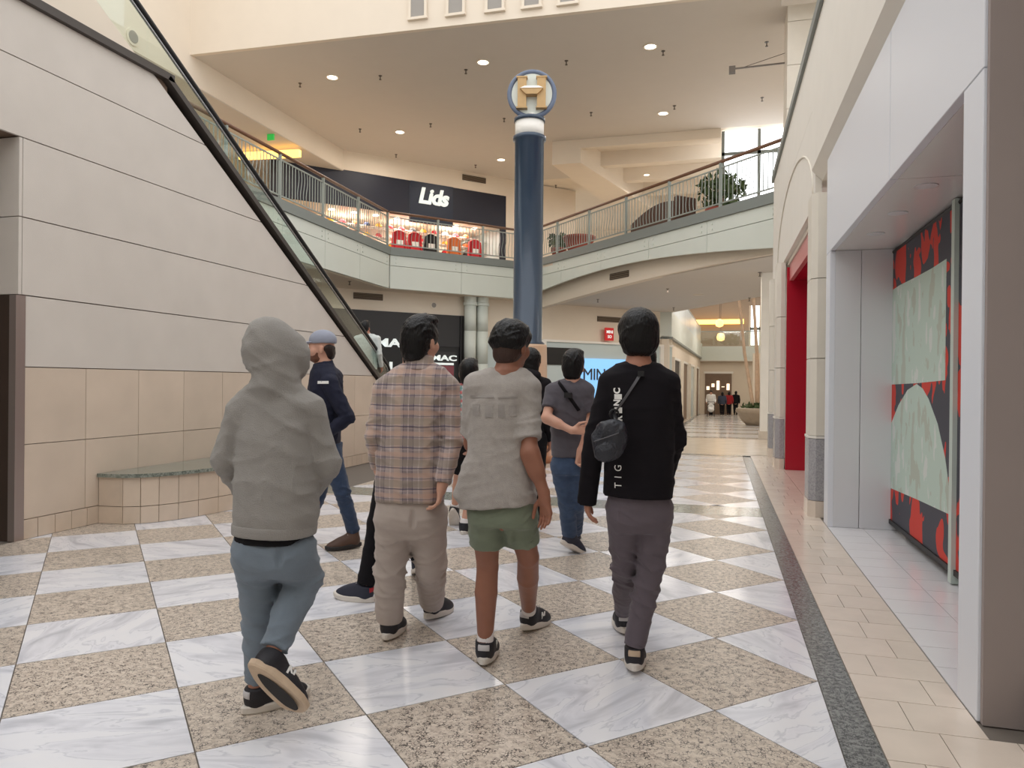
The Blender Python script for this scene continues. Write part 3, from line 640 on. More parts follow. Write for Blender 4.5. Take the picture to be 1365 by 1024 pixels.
capm = [mat('cap_%s' % n, c, .7) for n, c in (('red', (190, 34, 44)), ('black', (28, 26, 30)), ('yellow', (220, 170, 50)), ('white', (226, 222, 216)), ('orange', (210, 110, 50)), ('navy', (34, 42, 78)))]
CAPN = ['red', 'black', 'yellow', 'white', 'orange', 'navy']; CAPD = []
for cmx in capm:
    q = MB().lathe([(.13, 0), (.13, .05), (.11, .11), (.06, .15), (.0, .16)], 12); q.prism([(-.1, -.1, .0), (-.07, -.24, -.02), (.07, -.24, -.02), (.1, -.1, .0)], (0, 0, .015)); o = q.make('tmp', cmx, None, True); CAPD.append(o.data); bpy.data.objects.remove(o)
angL = math.atan2(dL[1], dL[0])
for k in range(4):
    for j in range(15):
        s = -.2+j*.48; q = L0+dL*s+nL*1.3; c = [0, 0, 3, 1, 2, 2, 0, 0, 4, 3, 5, 0, 2, 4, 0][(j*2+k*5) % 15]
        o = link('baseball_cap', CAPD[c], None, None, loc=(q[0], q[1], 6.232+k*.38)); o.rotation_euler = (0, 0, angL); o.scale = (1, 1, 1)
        tag(o, '%s cap on the %s shelf of the cap shop' % (CAPN[c], ('lowest', 'second', 'third', 'highest')[k]), 'cap', '%s caps on the %s shelf' % (CAPN[c], ('lowest', 'second', 'third', 'highest')[k]))
for k, (px, c, lb) in enumerate(((540, 0, 'red hooded sweatshirt hanging at the cap shop front, beside the sign post'), (561, 0, 'red hooded sweatshirt hanging in the middle of the cap shop front'), (583, 1, 'black hooded sweatshirt hanging at the cap shop front'), (614, 4, 'orange jersey hanging at the cap shop front'), (642, 0, 'red jersey hanging near the cap shop side frame'))):
    s, _ = lsz(px, 300); q = L0+dL*s+nL*.5
    t = thing('hanging_garment', lb, 'garment', (q[0], q[1], 5.5), angL)
    MB().prism([(-.2, 0, .75), (.2, 0, .75), (.2, 0, 1.3), (.24, 0, .95), (.32, 0, .98), (.27, 0, 1.6), (.08, 0, 1.7), (-.08, 0, 1.7), (-.27, 0, 1.6), (-.32, 0, .98), (-.24, 0, .95), (-.2, 0, 1.3)], (0, .12, 0)).make('garment_body', capm[c], t, bevel=.02)
    MB().box(-.14, .14, -.01, 0, 1.15, 1.32).make('chest_print', 'letter_paint', t); MB().tube([(0, .06, 0), (0, .06, .78)], .02, 6).make('stand', 'chrome', t); MB().lathe([(.22, .002), (.22, .02), (.02, .03)], 14).make('base', 'chrome', t)
# right part of the upper level
struct(MB().prism([(-5.6, 24.9, 8.9), (-4.6, 24.9, 8.9), (-2.6, 33, 8.9), (-4.2, 33, 8.9)], (0, 0, .85)).make('ceiling_bulkhead', 'plaster'))
struct(box('ceiling_coffer', -14, 2.6, 25.0, 40.4, 9.75, 9.85, 'plaster'))
cb = struct(box('wall_beam_face', -4.6, .0, 24.9, 25.1, 9.4, 9.75, 'plaster'))
for k in range(7): struct(box('ceiling_beam', -4.4+k*.2, .3, 26.6+k*2.2, 26.95+k*2.2, 9.25, 9.75, 'plaster'))
struct(box('wall_upper_far', -14, 2.6, 40.4, 40.6, 6.7, 9.9, 'plaster'))
wv0 = at_y(962, 178, 25.3); wv1 = at_y(1040, 255, 25.3)
wn1 = struct(box('window_1', wv0[0], 2.6, 25.3, 25.36, 6.1, 9.7, 'window_glow'))
for zz in (7.3, 8.95): box('mullion', wv0[0], 2.6, 25.24, 25.3, zz-.05, zz+.05, 'slab_grey', wn1)
for xx in (wv0[0]+.05, 1.2): box('mullion', xx-.05, xx+.05, 25.24, 25.3, 6.1, 9.7, 'slab_grey', wn1)
struct(box('wall_window_sill', wv0[0]-.2, 2.6, 25.2, 25.5, 5.48, 6.1, 'plaster'))
pc = struct(box('wall_upper_pier', 1.42, 2.6, 17.2, 18.0, 5.52, 9.7, 'joint'))
for a in np.arange(5.52, 9.7, .95): box('pier_block', 1.38, 2.64, 17.16, 18.04, a+.006, min(a+.944, 9.7), 'cream_pilaster', pc)
struct(box('ceiling_upper_right', 1.2, 6, 10.5, 16.6, 9.4, 9.7, 'ceiling_paint'))
# ---- bridge column and far corridor
t = thing('column', 'square cream column under the bridge at the corridor mouth', 'column', (1.2, 20.05, 0))
MB().box(-.16, .16, -.16, .16, .2, 4.25).make('shaft', 'cream_pilaster', t); MB().box(-.19, .19, -.19, .19, 0, .2).make('base', 'far_beige', t)
C0, C1 = np.array((-1.8, 30.3)), np.array((-1.15, 54.0)); dC = (C1-C0)/np.linalg.norm(C1-C0)
def cbox(b, s0, s1, d0, d1, z0, z1):
    n = np.array([dC[1], -dC[0]]); P = [C0+dC*s+n*d for s, d in ((s0, d0), (s1, d0), (s1, d1), (s0, d1))]; return b.prism([(p[0], p[1], z0) for p in P], (0, 0, z1-z0))
wc = struct(cbox(MB(), -.3, 24, -.4, -.1, -.9, 3.3).make('wall_corridor', 'plaster'))
struct(cbox(MB(), -.3, 24, -.5, .0, 3.25, 4.25).make('trim_6', 'fascia_metal')); struct(cbox(MB(), -.3, 24, -.5, .04, 3.18, 3.26).make('trim_7', 'slab_grey'))
crl = thing('glass_railing', 'pale glass railing with grey rail along the upper corridor walkway', 'railing', (*C0, 4.25))
for k in range(6): sub(cbox(MB(), k*3.8+.03, k*3.8+3.77, -.06, -.04, 4.27, 5.3).make('glass_panel', 'shop_pale'), crl)
sub(cbox(MB(), 0, 22.8, -.08, -.02, 5.3, 5.36).make('top_rail', 'rail_grey'), crl)
for k, (s0, s1, m, lb) in enumerate(((1.0, 4.2, 'black_panel', 'dark framed shop opening with black doors in the corridor'), (6, 9.5, 'brown_shop', 'brown shop opening further along the corridor'), (11.5, 15, 'shop_pale', 'pale shop opening deep in the corridor'), (17, 20.5, 'brown_shop', 'last brown shop opening before the corridor end'))):
    t = thing('shop_front', lb, 'shop front', (*(C0+dC*s0), 0))
    sub(cbox(MB(), s0, s1, -.1, -.04, -.8, 2.4).make('opening_panel', m), t); sub(cbox(MB(), s0, s1, -.1, .02, 2.4, 2.5).make('head_frame', 'white_paint'), t)
    for s in (s0, s1): sub(cbox(MB(), s-.12, s+.12, -.1, .03, -.8, 2.5).make('jamb', 'cream_pilaster'), t)
FY = 54.
wf = struct(box('wall_corridor_end', -3, 4.5, FY, FY+.3, -.9, 3.1, 'plaster'))
struct(box('trim_8', -3, 4.5, FY-.6, FY+.1, 3.05, 4.05, 'fascia_metal'))
struct(box('ceiling_corridor_end', -3, 4.5, FY-.6, FY+4, 3.0, 3.05, 'ceiling_paint'))
t = thing('shop_front', 'warm lit brown shop opening at the end of the corridor', 'shop front', (.2, FY-.05, 0))
MB().box(-1.1, .7, -.02, .05, -.7, 2.15).make('opening_panel', 'brown_shop', t); MB().box(-1.2, .8, -.06, .05, 2.15, 2.3).make('head_frame', 'white_paint', t)
for k in range(5): MB().box(-1+k*.34, -.8+k*.34, -.06, -.02, 1.0+.2*(k % 2), 1.25+.2*(k % 3)).make('lit_shelf', 'store_glow', t)
ub = thing('upper_hall', 'upper floor hall with golden cove light seen over the far balcony', 'upper hall', (0, FY+8, 4.05))
MB().box(-4, 5, 0, .3, 0, 5.5).make('back_wall', 'vent', ub); MB().box(-4, 5, -8, .3, 5.2, 5.4).make('hall_ceiling', 'ceiling_paint', ub); MB().box(-4, 1.9, -.5, -.1, 2.2, 2.55).make('cove_strip', 'gold_cove', ub); MB().box(-4, 5, -8, .2, -.05, 0).make('hall_floor', 'far_beige', ub)
fr = thing('glass_railing', 'glass railing across the far end of the corridor balcony', 'railing', (0, FY-.5, 4.06))
MB().box(-2.5, 1.4, -.01, .01, .04, 1.0).make('glass_panel', 'glass', fr); MB().box(1.45, 4.4, -.01, .01, .04, 1.0).make('glass_panel', 'glass', fr); MB().box(-2.5, 4.4, -.03, .03, 1.0, 1.06).make('top_rail', 'rail_grey', fr)
for zz, lb in ((5.95, 'amber pendant lamp hanging over the far hall, upper of two'), (5.0, 'amber pendant lamp hanging over the far hall, lower of two')):
    p = at_y(959, 440, FY+3); t = thing('pendant_lamp', lb, 'lamp', (p[0]+(.1 if zz < 5.5 else 0), FY+3+(1.5 if zz < 5.5 else 0), zz)); MB().lathe([(.08, -.3), (.26, -.22), (.3, 0), (.22, .25), (.06, .3)], 14).make('shade', 'amber', t, True); MB().tube([(0, 0, .28), (0, 0, 9.2-zz)], .015, 6).make('cord', 'black', t)
wn2 = struct(box('window_2', 2.2, 4.2, FY+3, FY+3.1, 4.3, 7.2, 'window_glow'))
for xx in (2.2, 2.9, 3.5, 4.2): box('mullion', xx-.06, xx+.06, FY+2.9, FY+3, 4.1, 7.2, 'plaster', wn2)
box('mullion', 2.2, 4.2, FY+2.9, FY+3, 5.4, 5.6, 'slab_grey', wn2)
struct(box('wall_corridor_right', 4.5, 4.7, 20, 58, -.9, 9, 'plaster'))
struct(box('wall_corridor_pier', 1.75, 2.3, 41, 41.6, -.5, 3.05, 'plaster'))

# ---- unseen enclosure added behind the camera, dims the light on people's backs
struct(box('wall_rear_added', -12, 6, -7.3, -7, 0, 9.5, 'white_plaster')); struct(box('ceiling_rear_added', -12, 6, -7, -4.2, 5.1, 5.5, 'ceiling_paint'))
struct(box('wall_rear_left_added', -12.2, -12, -7, 1.5, 0, 9.5, 'white_plaster')); struct(box('wall_rear_right_added', 3.2, 3.4, -7, 3.4, 0, 5.3, 'white_plaster'))
struct(box('ceiling_corridor', -4, 4.5, 40.6, 62, 9.3, 9.4, 'ceiling_paint'))
# ================================================================= OBJECTS
# ---- H directory pole
HY = 12.5; hp = at_y(703, 455, HY)
t = thing('directory_pole', 'tall dark blue pole with golden letter H in a round ring on top', 'pole', (hp[0], HY, 0))
MB().lathe([(.46, 0), (.46, .12), (.44, .12), (.44, 1.0), (.47, 1.02), (.47, 1.08)], 28).make('pedestal', 'wood_orange', t, True)
MB().lathe([(.40, 1.08), (.36, 1.2), (.34, 2.0), (.34, 2.04)], 28).make('plinth', 'peach_stone', t, True)
MB().lathe([(.3, 2.02), (.3, 2.07), (.255, 2.1), (.255, 5.58), (.29, 5.6), (.29, 5.66), (.25, 5.68)], 32).make('shaft', 'pole_blue', t, True)
MB().lathe([(.25, 5.64), (.25, 5.93)], 32).make('collar_band', 'white_paint', t, True)
MB().lathe([(.27, 5.92), (.27, 5.98), (.2, 6.0), (.0, 6.0)], 32).make('top_ring', 'pole_blue', t, True)
zc = at_y(709, 126, HY)[2]; xc = at_y(709, 126, HY)[0]-hp[0]; R_ = .43
ty = math.radians(12)
em = bpy.data.objects.new('emblem', MB().lathe([(.37, -.02), (.37, .02)], 40).make('tmp', 'fascia_metal').data); bpy.data.objects.remove(bpy.data.objects['tmp']); COL.objects.link(em); em.parent = t
em.data.transform(Matrix.Rotation(PI/2, 4, 'X')); em.location = (xc, 0, zc); em.rotation_euler = (0, 0, ty)
MB().tube([(R_*.91*math.cos(a), 0, R_*.91*math.sin(a)) for a in np.linspace(0, 2*PI, 41)[:-1]], .044, 10, closed=True).make('outer_ring', 'ring_blue', em, True)
for s in (-1, 1):
    b = MB().box(s*.168-.075, s*.168+.075, -.12, -.02, -.25, .25); b.box(s*.17-.095, s*.17+.095, -.13, -.02, .25, .275).box(s*.17-.095, s*.17+.095, -.13, -.02, -.275, -.25); b.make('letter_post', 'gold', em)
    b = MB().box(s*.168-.075, s*.168+.075, .02, .12, -.25, .25); b.make('letter_post', 'gold', em)
MB().prism([(-.2, -.17, .05), (.2, -.17, .05), (.1, -.17, -.05), (-.1, -.17, -.05)], (0, .15, 0)).make('letter_bar', 'gold', em)
MB().prism([(-.2, -.18, .05), (.2, -.18, .05), (.12, -.14, .1), (-.12, -.14, .1)], (0, .15, 0)).make('bar_cap', 'white_paint', em)
MB().tube([(0, 0, -.46), (0, 0, -.33)], .06, 12).make('neck', 'white_paint', em)
# ---- ceiling lights, sprinklers
def downlight(p, r, label, group, m='lamp_glow'):
    t = thing('ceiling_light', label, 'ceiling light', tuple(p), group=group)
    MB().lathe([(r, -.012), (r*1.3, -.012), (r*1.3, 0), (r, 0)], 20, caps=False).make('trim_ring', 'lamp_trim', t); MB().lathe([(0, -.008), (r, -.008), (r, 0), (0, 0)], 20).make('lens', m, t)
for px, py in ((443, 103), (644, 83), (867, 62), (533, 176), (884, 151), (668, 213)):
    downlight(at_z(px, py, CZ-.001), .14, 'round recessed downlight in the high flat ceiling', 'downlights in the high ceiling')
downlight(at_z(862, 233, 9.2), .1, 'small round downlight among the ceiling beams above the bridge', 'beam lights')
downlight(at_z(931, 393, 4.249), .13, 'flush round downlight in the soffit under the bridge', 'soffit lights', 'lamp_trim')
spr = MB().tube([(0, 0, 0), (0, 0, -.1)], .014, 6); spr.lathe([(.0, -.115), (.035, -.11), (.035, -.1), (0, -.095)], 10).lathe([(.0, -.012), (.05, -.01), (.05, 0), (0, 0)], 10)
so = spr.make('tmp', 'sprinkler'); SPR = so.data; bpy.data.objects.remove(so)
for px, py in ((400, 114), (507, 104), (621, 96), (755, 84), (884, 71), (480, 175), (574, 168), (672, 161), (788, 153), (899, 144), (1022, 59), (1016, 133), (528, 209), (634, 223), (741, 250)):
    p = at_z(px, py-3, CZ); tag(link('sprinkler_head', SPR, None, None, loc=tuple(p)), 'small dark sprinkler head hanging from the high flat ceiling', 'sprinkler', 'sprinklers of the high ceiling')
for px, py in ((797, 402), (890, 388), (898, 413), (1013, 366), (999, 400)):
    p = at_z(px, py-3, 4.25); tag(link('sprinkler_head', SPR, None, None, loc=tuple(p)), 'small dark sprinkler head hanging from the soffit under the bridge', 'sprinkler', 'sprinklers under the bridge')
p = at_z(466, 375, 4.25); tag(link('sprinkler_head', SPR, None, None, loc=tuple(p)), 'small dark sprinkler head under the balcony beside the escalator', 'sprinkler')
# upper vent beside the cap shop sign, exit sign, camera arm
s, z0 = lsz(631, 244); t = thing('air_vent', 'brown slotted air vent in the bulkhead above the cap shop', 'vent', (*(L0+dL*s), z0+.12))
sub(lbox(MB(), s-.55, s+.5, .105, .13, z0+.02, z0+.24).make('backing', 'vent_dark'), t)
for k in range(4): sub(lbox(MB(), s-.55, s+.5, .13, .145, z0+.04+k*.05, z0+.06+k*.05).make('slat', 'vent'), t)
p = at_x(361, 183, -13.35); t = thing('exit_sign', 'small green lit exit sign hanging over the balcony walkway', 'exit sign', (-13.35, p[1], p[2]))
MB().box(-.11, .11, -.03, .03, -.09, .09).make('sign_face', 'exit_green', t); MB().tube([(0, 0, .09), (0, 0, 8.96-p[2])], .015, 6).make('hanger', 'rail_grey', t)
pa = at_y(976, 92, 17.5); pb = at_y(1046, 84, 17.5)
t = thing('camera_arm', 'thin horizontal bracket arm with a small camera reaching from the upper pier', 'camera arm', (pb[0], 17.5, pb[2]))
v = pa-pb; MB().bar((0, 0, 0), tuple(v), .03, .03).make('arm', 'sprinkler', t); MB().tube([(0, 0, .22), tuple(v*.82)], .008, 5).make('stay', 'sprinkler', t); MB().box(v[0]-.07, v[0]+.07, -.06, .06, v[2]-.1, v[2]+.05).make('camera_head', 'sprinkler', t)
sp = at_x(186, 48, -12.9); t = thing('speaker_grille', 'round pale speaker grille on the upper left wall', 'speaker', (-13.1, sp[1], sp[2])); MB().tube([(0, 0, 0), (.03, 0, 0)], .2, 18).make('grille', 'lamp_trim', t); MB().tube([(.03, 0, 0), (.04, 0, 0)], .14, 18).make('cone', 'slot_grey', t)
# ---- plants, couch on the bridge
def leaf_cloud(c, r, n, size, seed, sq=(1, 1, .8)):
    rng = random.Random(seed); b = MB()
    for i in range(n):
        u = Vector((rng.gauss(0, 1), rng.gauss(0, 1), rng.gauss(0, 1))).normalized()*(rng.random()**.4); p = Vector((c[0]+u.x*r*sq[0], c[1]+u.y*r*sq[1], c[2]+u.z*r*sq[2]))
        q = Quaternion((rng.gauss(0, 1), rng.gauss(0, 1), rng.gauss(0, 1), rng.gauss(0, 1))).normalized(); s = size*(.6+.8*rng.random())
        P = [Vector(a)*s for a in ((0, -1, 0), (.38, -.2, .1), (.3, .5, .12), (0, 1, 0), (-.3, .5, .12), (-.38, -.2, .1))]
        b.add([p+(q@a) for a in P], [(0, 1, 2, 3), (0, 3, 4, 5)])
    return b
def plant(px, py, back, r, label, pot, seed, n=260, h=1.0):
    q = at_line(px, py, BC+offs(BC, BD, back), BD+offs(BC, BD, back))
    t = thing('potted_plant', label, 'plant', (q[0], q[1], 5.48)); ph = .5
    MB().lathe([(r*.45, 0), (r*.62, ph*.8), (r*.68, ph*.8), (r*.68, ph), (r*.58, ph), (r*.58, ph-.06), (0, ph-.06)], 20).make('pot', pot, t, True)
    for k in range(5): MB().tube([(0, 0, ph-.1), (.06*math.cos(k*1.3), .06*math.sin(k*1.3), ph+.3), (.25*r*math.cos(k*1.3), .25*r*math.sin(k*1.3), ph+h*.7)], .018, 5).make('stem', 'trunk', t)
    fo = leaf_cloud((0, 0, ph+h*.62), r, n, .11, seed).make('foliage', 'leaf', t); fo['kind'] = 'stuff'
plant(962, 250, 1.6, .62, 'bushy green potted plant behind the bridge railing near the bright window', 'terracotta', 3, 420, .75)
plant(745, 320, .9, .4, 'low green plant in a pot at the far end of the bridge railing', 'terracotta', 5, 200, .35)
q = at_line(772, 315, BC+offs(BC, BD, .9), BD+offs(BC, BD, .9))
t = thing('planter_bowl', 'wide terracotta bowl standing behind the bridge railing beside the low plant', 'planter', (q[0], q[1], 5.48)); MB().lathe([(.25, 0), (.42, .35), (.5, .6), (.54, .6), (.54, .68), (.46, .68), (.42, .55), (0, .55)], 22).make('bowl', 'terracotta', t, True); MB().lathe([(.0, .55), (.44, .56), (.0, .6)], 18).make('soil_fill', 'soil', t)
q = at_line(868, 290, BC+offs(BC, BD, .75), BD+offs(BC, BD, .75))
t = thing('sofa', 'dark brown curved wicker sofa facing away behind the bridge railing', 'sofa', (q[0], q[1], 5.48), math.atan2(dB[1], dB[0]))
b = MB(); pr = []
for i in range(13):
    a = i/12; x = -.95+1.9*a; hh = .45+.42*math.sin(PI*min(1, a*.62+.05))
    pr.append((x, .0, hh))
b.prism([(-.95, 0, .12)]+pr+[(.95, 0, .12)], (0, .12, 0)).make('backrest', 'wicker', t, bevel=.02)
MB().box(-.95, .95, .12, .8, .12, .42).make('seat', 'wicker', t, bevel=.03)
MB().box(.78, .95, .12, .8, .42, .98).make('armrest', 'wicker', t, bevel=.03); MB().box(-.95, -.8, .12, .8, .42, .6).make('armrest', 'wicker', t, bevel=.03)
for sx in (-.85, .85):
    for sy in (.08, .7): MB().box(sx-.03, sx+.03, sy-.03, sy+.03, 0, .12).make('leg', 'wicker', t)
# ---- stone planter with bare slender trunks in the corridor
pp = at_z(1000, 560); t = thing('tree_planter', 'large round stone planter bowl with slender pale tree trunks in the corridor', 'planter', (1.55, 31.0, ramp(31)))
MB().lathe([(.45, 0), (.65, .2), (.82, .5), (.86, .52), (.86, .68), (.74, .7), (.72, .6), (0, .6)], 28).make('bowl', 'planter_stone', t, True)
for k, (px0, px1, w) in enumerate(((1003, 986, .075), (1009, 1005, .08), (1012, 1004, .06))):
    a = at_y(px0, 536, 31+.2*k); b_ = at_y(px1, 405, 31+.2*k); a = a-np.array((1.55, 31, ramp(31))); b_ = b_-np.array((1.55, 31, ramp(31))); mid_ = (a+b_)/2+np.array((-.06 if k == 0 else .05, 0, 0)); top = b_+(b_-a)*.3
    MB().tube([a-(0, 0, .3), a, mid_, b_, top], [w, w*.95, w*.8, w*.7, w*.55], 8).make('trunk', 'trunk', t, True)
gr = leaf_cloud((0, 0, .75), .68, 260, .1, 11, (1, 1, .2)).make('ground_cover', 'leaf', t); gr['kind'] = 'stuff'
cr_ = leaf_cloud((-.4, .2, 6.0), 1.1, 400, .16, 12, (1, 1, .6)).make('crown', 'leaf', t); cr_['kind'] = 'stuff'
# ---- lamps of the mall's ceilings, plus fill lights under balcony and in corridor
for p_ in ((-3.4, 24.3), (-1.6, 22.4), (.2, 20.4), (-2.2, 26.6), (-.4, 24.6)): area('soffit_lamp', (p_[0], p_[1], 4.2), 1.0, 16)
for p_ in ((-11, 18.5), (-11, 14)): area('balcony_fill', (p_[0], p_[1], 4.2), .8, 16)  # fill lights added to brighten the space under the balcony
for p_ in ((-10.4, 20.5), (-6.4, 21), (-2, 21), (-7.6, 25.6), (-11, 23.6)): area('upper_lamp', (p_[0], p_[1], 9.6), 1.2, 26)
for p_ in ((-2.4, 29), (-2, 34)): area('beam_lamp', (p_[0], p_[1], 9.0), 1.2, 40)
for k in range(3): q = L0+dL*(1.5+k*2.2)+nL*1.3; area('shop_lamp', (q[0], q[1], 7.6), 1.2, 45)
for y_ in (34, 46): area('corridor_fill', (1.4, y_, 6.4), 2, 80)  # fill lights added in mid-air to brighten the far corridor
area('hall_lamp', (.5, 58, 8.8), 3, 90)
# ================================================================= PEOPLE
class Vol:
    """signed-distance volume on a grid, meshed with surface nets"""
    def __init__(s, lo, hi, h):
        s.h = h; s.lo = np.array(lo, float)-2*h; s.n = np.ceil((np.array(hi, float)+2*h-s.lo)/h).astype(int)+1
        s.d = np.full(s.n, .2, np.float32)
    def win(s, lo, hi, m):
        a = np.maximum(0, np.floor((np.array(lo)-m-s.lo)/s.h).astype(int)); b = np.minimum(s.n, np.ceil((np.array(hi)+m-s.lo)/s.h).astype(int)+1)
        if (b <= a).any(): return None
        ax = [(s.lo[i]+s.h*np.arange(a[i], b[i])).astype(np.float32) for i in range(3)]
        X, Y, Z = np.meshgrid(*ax, indexing='ij', sparse=True)
        return (slice(a[0], b[0]), slice(a[1], b[1]), slice(a[2], b[2])), X, Y, Z
    def mix(s, sl, d, k):
        o = s.d[sl]; d = np.broadcast_to(d, o.shape)
        if k <= 0: s.d[sl] = np.minimum(o, d); return
        h = np.clip(.5+.5*(o-d)/k, 0, 1); s.d[sl] = o*(1-h)+d*h-k*h*(1-h)
    def cap(s, a, b, r1, r2=None, k=.02, cut=False, hollow=0., sc=None, cut0=False):
        """tapered capsule; cut makes the far end flat, hollow opens it"""
        r2 = r1 if r2 is None else r2; a = np.array(a, float); b = np.array(b, float); R = max(r1, r2); m = max(k, s.h)+.03
        w = s.win(np.minimum(a, b)-R, np.maximum(a, b)+R, m)
        if w is None: return s
        sl, X, Y, Z = w; v = b-a; L = float(v@v)+1e-9; pl = math.sqrt(L)
        px, py, pz = X-a[0], Y-a[1], Z-a[2]; tt = (px*v[0]+py*v[1]+pz*v[2])/L; t = np.clip(tt, 0, 1)
        dd = np.sqrt((px-t*v[0])**2+(py-t*v[1])**2+(pz-t*v[2])**2)-(r1+(r2-r1)*t)
        if cut:
            e = (tt-1)*pl; dd = np.maximum(dd, e)
            if hollow: dd = np.maximum(dd, -np.maximum(dd+hollow, -e-.035))
        if cut0: dd = np.maximum(dd, -tt*pl)
        s.mix(sl, dd, k); return s
    def ell(s, c, r, Rm=None, k=.02, neg=False):
        """ellipsoid with radii r, rotation Rm (3x3, columns = axes)"""
        c = np.array(c, float); r = np.array(r, float); R = float(r.max()); w = s.win(c-R, c+R, max(k, s.h)+.03)
        if w is None: return s
        sl, X, Y, Z = w; px, py, pz = X-c[0], Y-c[1], Z-c[2]
        if Rm is None: q = (px, py, pz)
        else: q = tuple(px*Rm[0, i]+py*Rm[1, i]+pz*Rm[2, i] for i in range(3))
        k0 = np.sqrt((q[0]/r[0])**2+(q[1]/r[1])**2+(q[2]/r[2])**2); k1 = np.sqrt((q[0]/r[0]**2)**2+(q[1]/r[1]**2)**2+(q[2]/r[2]**2)**2)+1e-6
        d = k0*(k0-1)/k1
        if neg: s.d[sl] = np.maximum(s.d[sl], -d)
        else: s.mix(sl, d, k)
        return s
    def loft(s, rows, ang, k=.03, e=2.2, hollow=0., slant=(0, 0), cap_top=True):
        """vertical loft of ellipses: rows (x, y, z, half width, half depth), turned by ang"""
        rows = sorted(rows, key=lambda r: r[2]); A = np.array(rows, float); R = A[:, 3:5].max()
        w = s.win(np.array([A[:, 0].min()-R, A[:, 1].min()-R, A[0, 2]-.06]), np.array([A[:, 0].max()+R, A[:, 1].max()+R, A[-1, 2]]), k+.03)
        if w is None: return s
        sl, X, Y, Z = w; z1 = Z.ravel()
        f = [np.interp(z1, A[:, 2], A[:, i]).astype(np.float32)[None, None, :] for i in (0, 1, 3, 4)]
        # smooth the profile a little
        for i in range(4):
            g = f[i].ravel(); n = max(1, int(.02/s.h)); g2 = np.convolve(np.pad(g, n, 'edge'), np.ones(2*n+1)/(2*n+1), 'valid'); f[i] = g2.astype(np.float32)[None, None, :]
        c, sn = math.cos(ang), math.sin(ang); dx, dy = X-f[0], Y-f[1]
        u = dx*c+dy*sn; v = -dx*sn+dy*c
        rr = (np.abs(u/f[2])**e+np.abs(v/f[3])**e)**(1/e); d = (rr-1)*np.minimum(f[2], f[3])
        d = np.maximum(d, Z-A[-1, 2])
        bz = A[0, 2]+slant[0]*u+slant[1]*v-Z
        d = np.maximum(d, bz)
        if hollow: d = np.maximum(d, -np.maximum(d+hollow, -bz-.045))
        s.mix(sl, d, k); return s
    def wrinkle(s, amp, freq, seed, dirv=(0, 0, 1), where=None):
        rng = np.random.RandomState(seed); ix = np.argwhere(np.abs(s.d) < .04)
        if not len(ix): return s
        P = s.lo+ix*s.h; acc = np.zeros(len(P))
        dv = np.array(dirv, float)
        for o in range(4):
            kx = rng.randn(3)*.6+dv*1.5*rng.choice([-1, 1]); kx = kx/np.linalg.norm(kx)*freq*(.8+.45*o); k2 = rng.randn(3)*freq*.35; k3 = rng.randn(3)*freq*.25
            r = 1-np.abs(np.sin(P@kx*.5+rng.rand()*6.3+1.3*np.sin(P@k2+rng.rand()*6.3))); m = .5+.5*np.sin(P@k3+rng.rand()*6.3)
            acc -= (r**2.2-.3)*m/(1+.35*o)
        a = amp*np.ones(len(P))
        if where is not None:
            for c, r, g in where: a += amp*g*np.exp(-((P-np.array(c))**2).sum(1)/r**2)
        s.d[ix[:, 0], ix[:, 1], ix[:, 2]] += (a*acc*.9).astype(np.float32); return s
    def mesh(s):
        d = s.d; n = np.array(d.shape); neg = d < 0; C_ = np.zeros(n-1, np.int8)
        for i in (0, 1):
            for j in (0, 1):
                for k in (0, 1): C_ += neg[i:n[0]-1+i, j:n[1]-1+j, k:n[2]-1+k]
        act = np.argwhere((C_ > 0) & (C_ < 8)); idx = np.full(n-1, -1, np.int32); idx[act[:, 0], act[:, 1], act[:, 2]] = np.arange(len(act))
        acc = np.zeros((len(act), 3)); cnt = np.zeros(len(act)); co = [(i, j, k) for i in (0, 1) for j in (0, 1) for k in (0, 1)]
        vals = {c: d[act[:, 0]+c[0], act[:, 1]+c[1], act[:, 2]+c[2]] for c in co}
        for c in co:
            for ax in range(3):
                if c[ax]: continue
                e = list(c); e[ax] = 1; e = tuple(e); va, vb = vals[c], vals[e]; m = (va < 0) != (vb < 0)
                t = np.where(m, va/(va-vb+1e-12), 0); p = np.tile(np.array(c, float), (len(act), 1)); p[:, ax] += t; acc[m] += p[m]; cnt[m] += 1
        V = s.lo+(act+acc/np.maximum(cnt, 1)[:, None])*s.h; Fs = []
        for ax in range(3):
            a1, a2 = (ax+1) % 3, (ax+2) % 3; lo = [slice(None)]*3; hi = [slice(None)]*3; lo[ax] = slice(0, -1); hi[ax] = slice(1, None)
            A, B = neg[tuple(lo)], neg[tuple(hi)]; e = np.argwhere(A != B); ok = (e[:, a1] > 0) & (e[:, a2] > 0) & (e[:, a1] < n[a1]-1) & (e[:, a2] < n[a2]-1); e = e[ok]
            q = []
            for o1, o2 in ((-1, -1), (0, -1), (0, 0), (-1, 0)):
                g = e.copy(); g[:, a1] += o1; g[:, a2] += o2; q.append(idx[g[:, 0], g[:, 1], g[:, 2]])
            q = np.stack(q, 1); fl = ~A[e[:, 0], e[:, 1], e[:, 2]]; q[fl] = q[fl][:, ::-1]; Fs.append(q)
        Fc = np.concatenate(Fs); Fc = Fc[(Fc >= 0).all(1)]
        return V, Fc
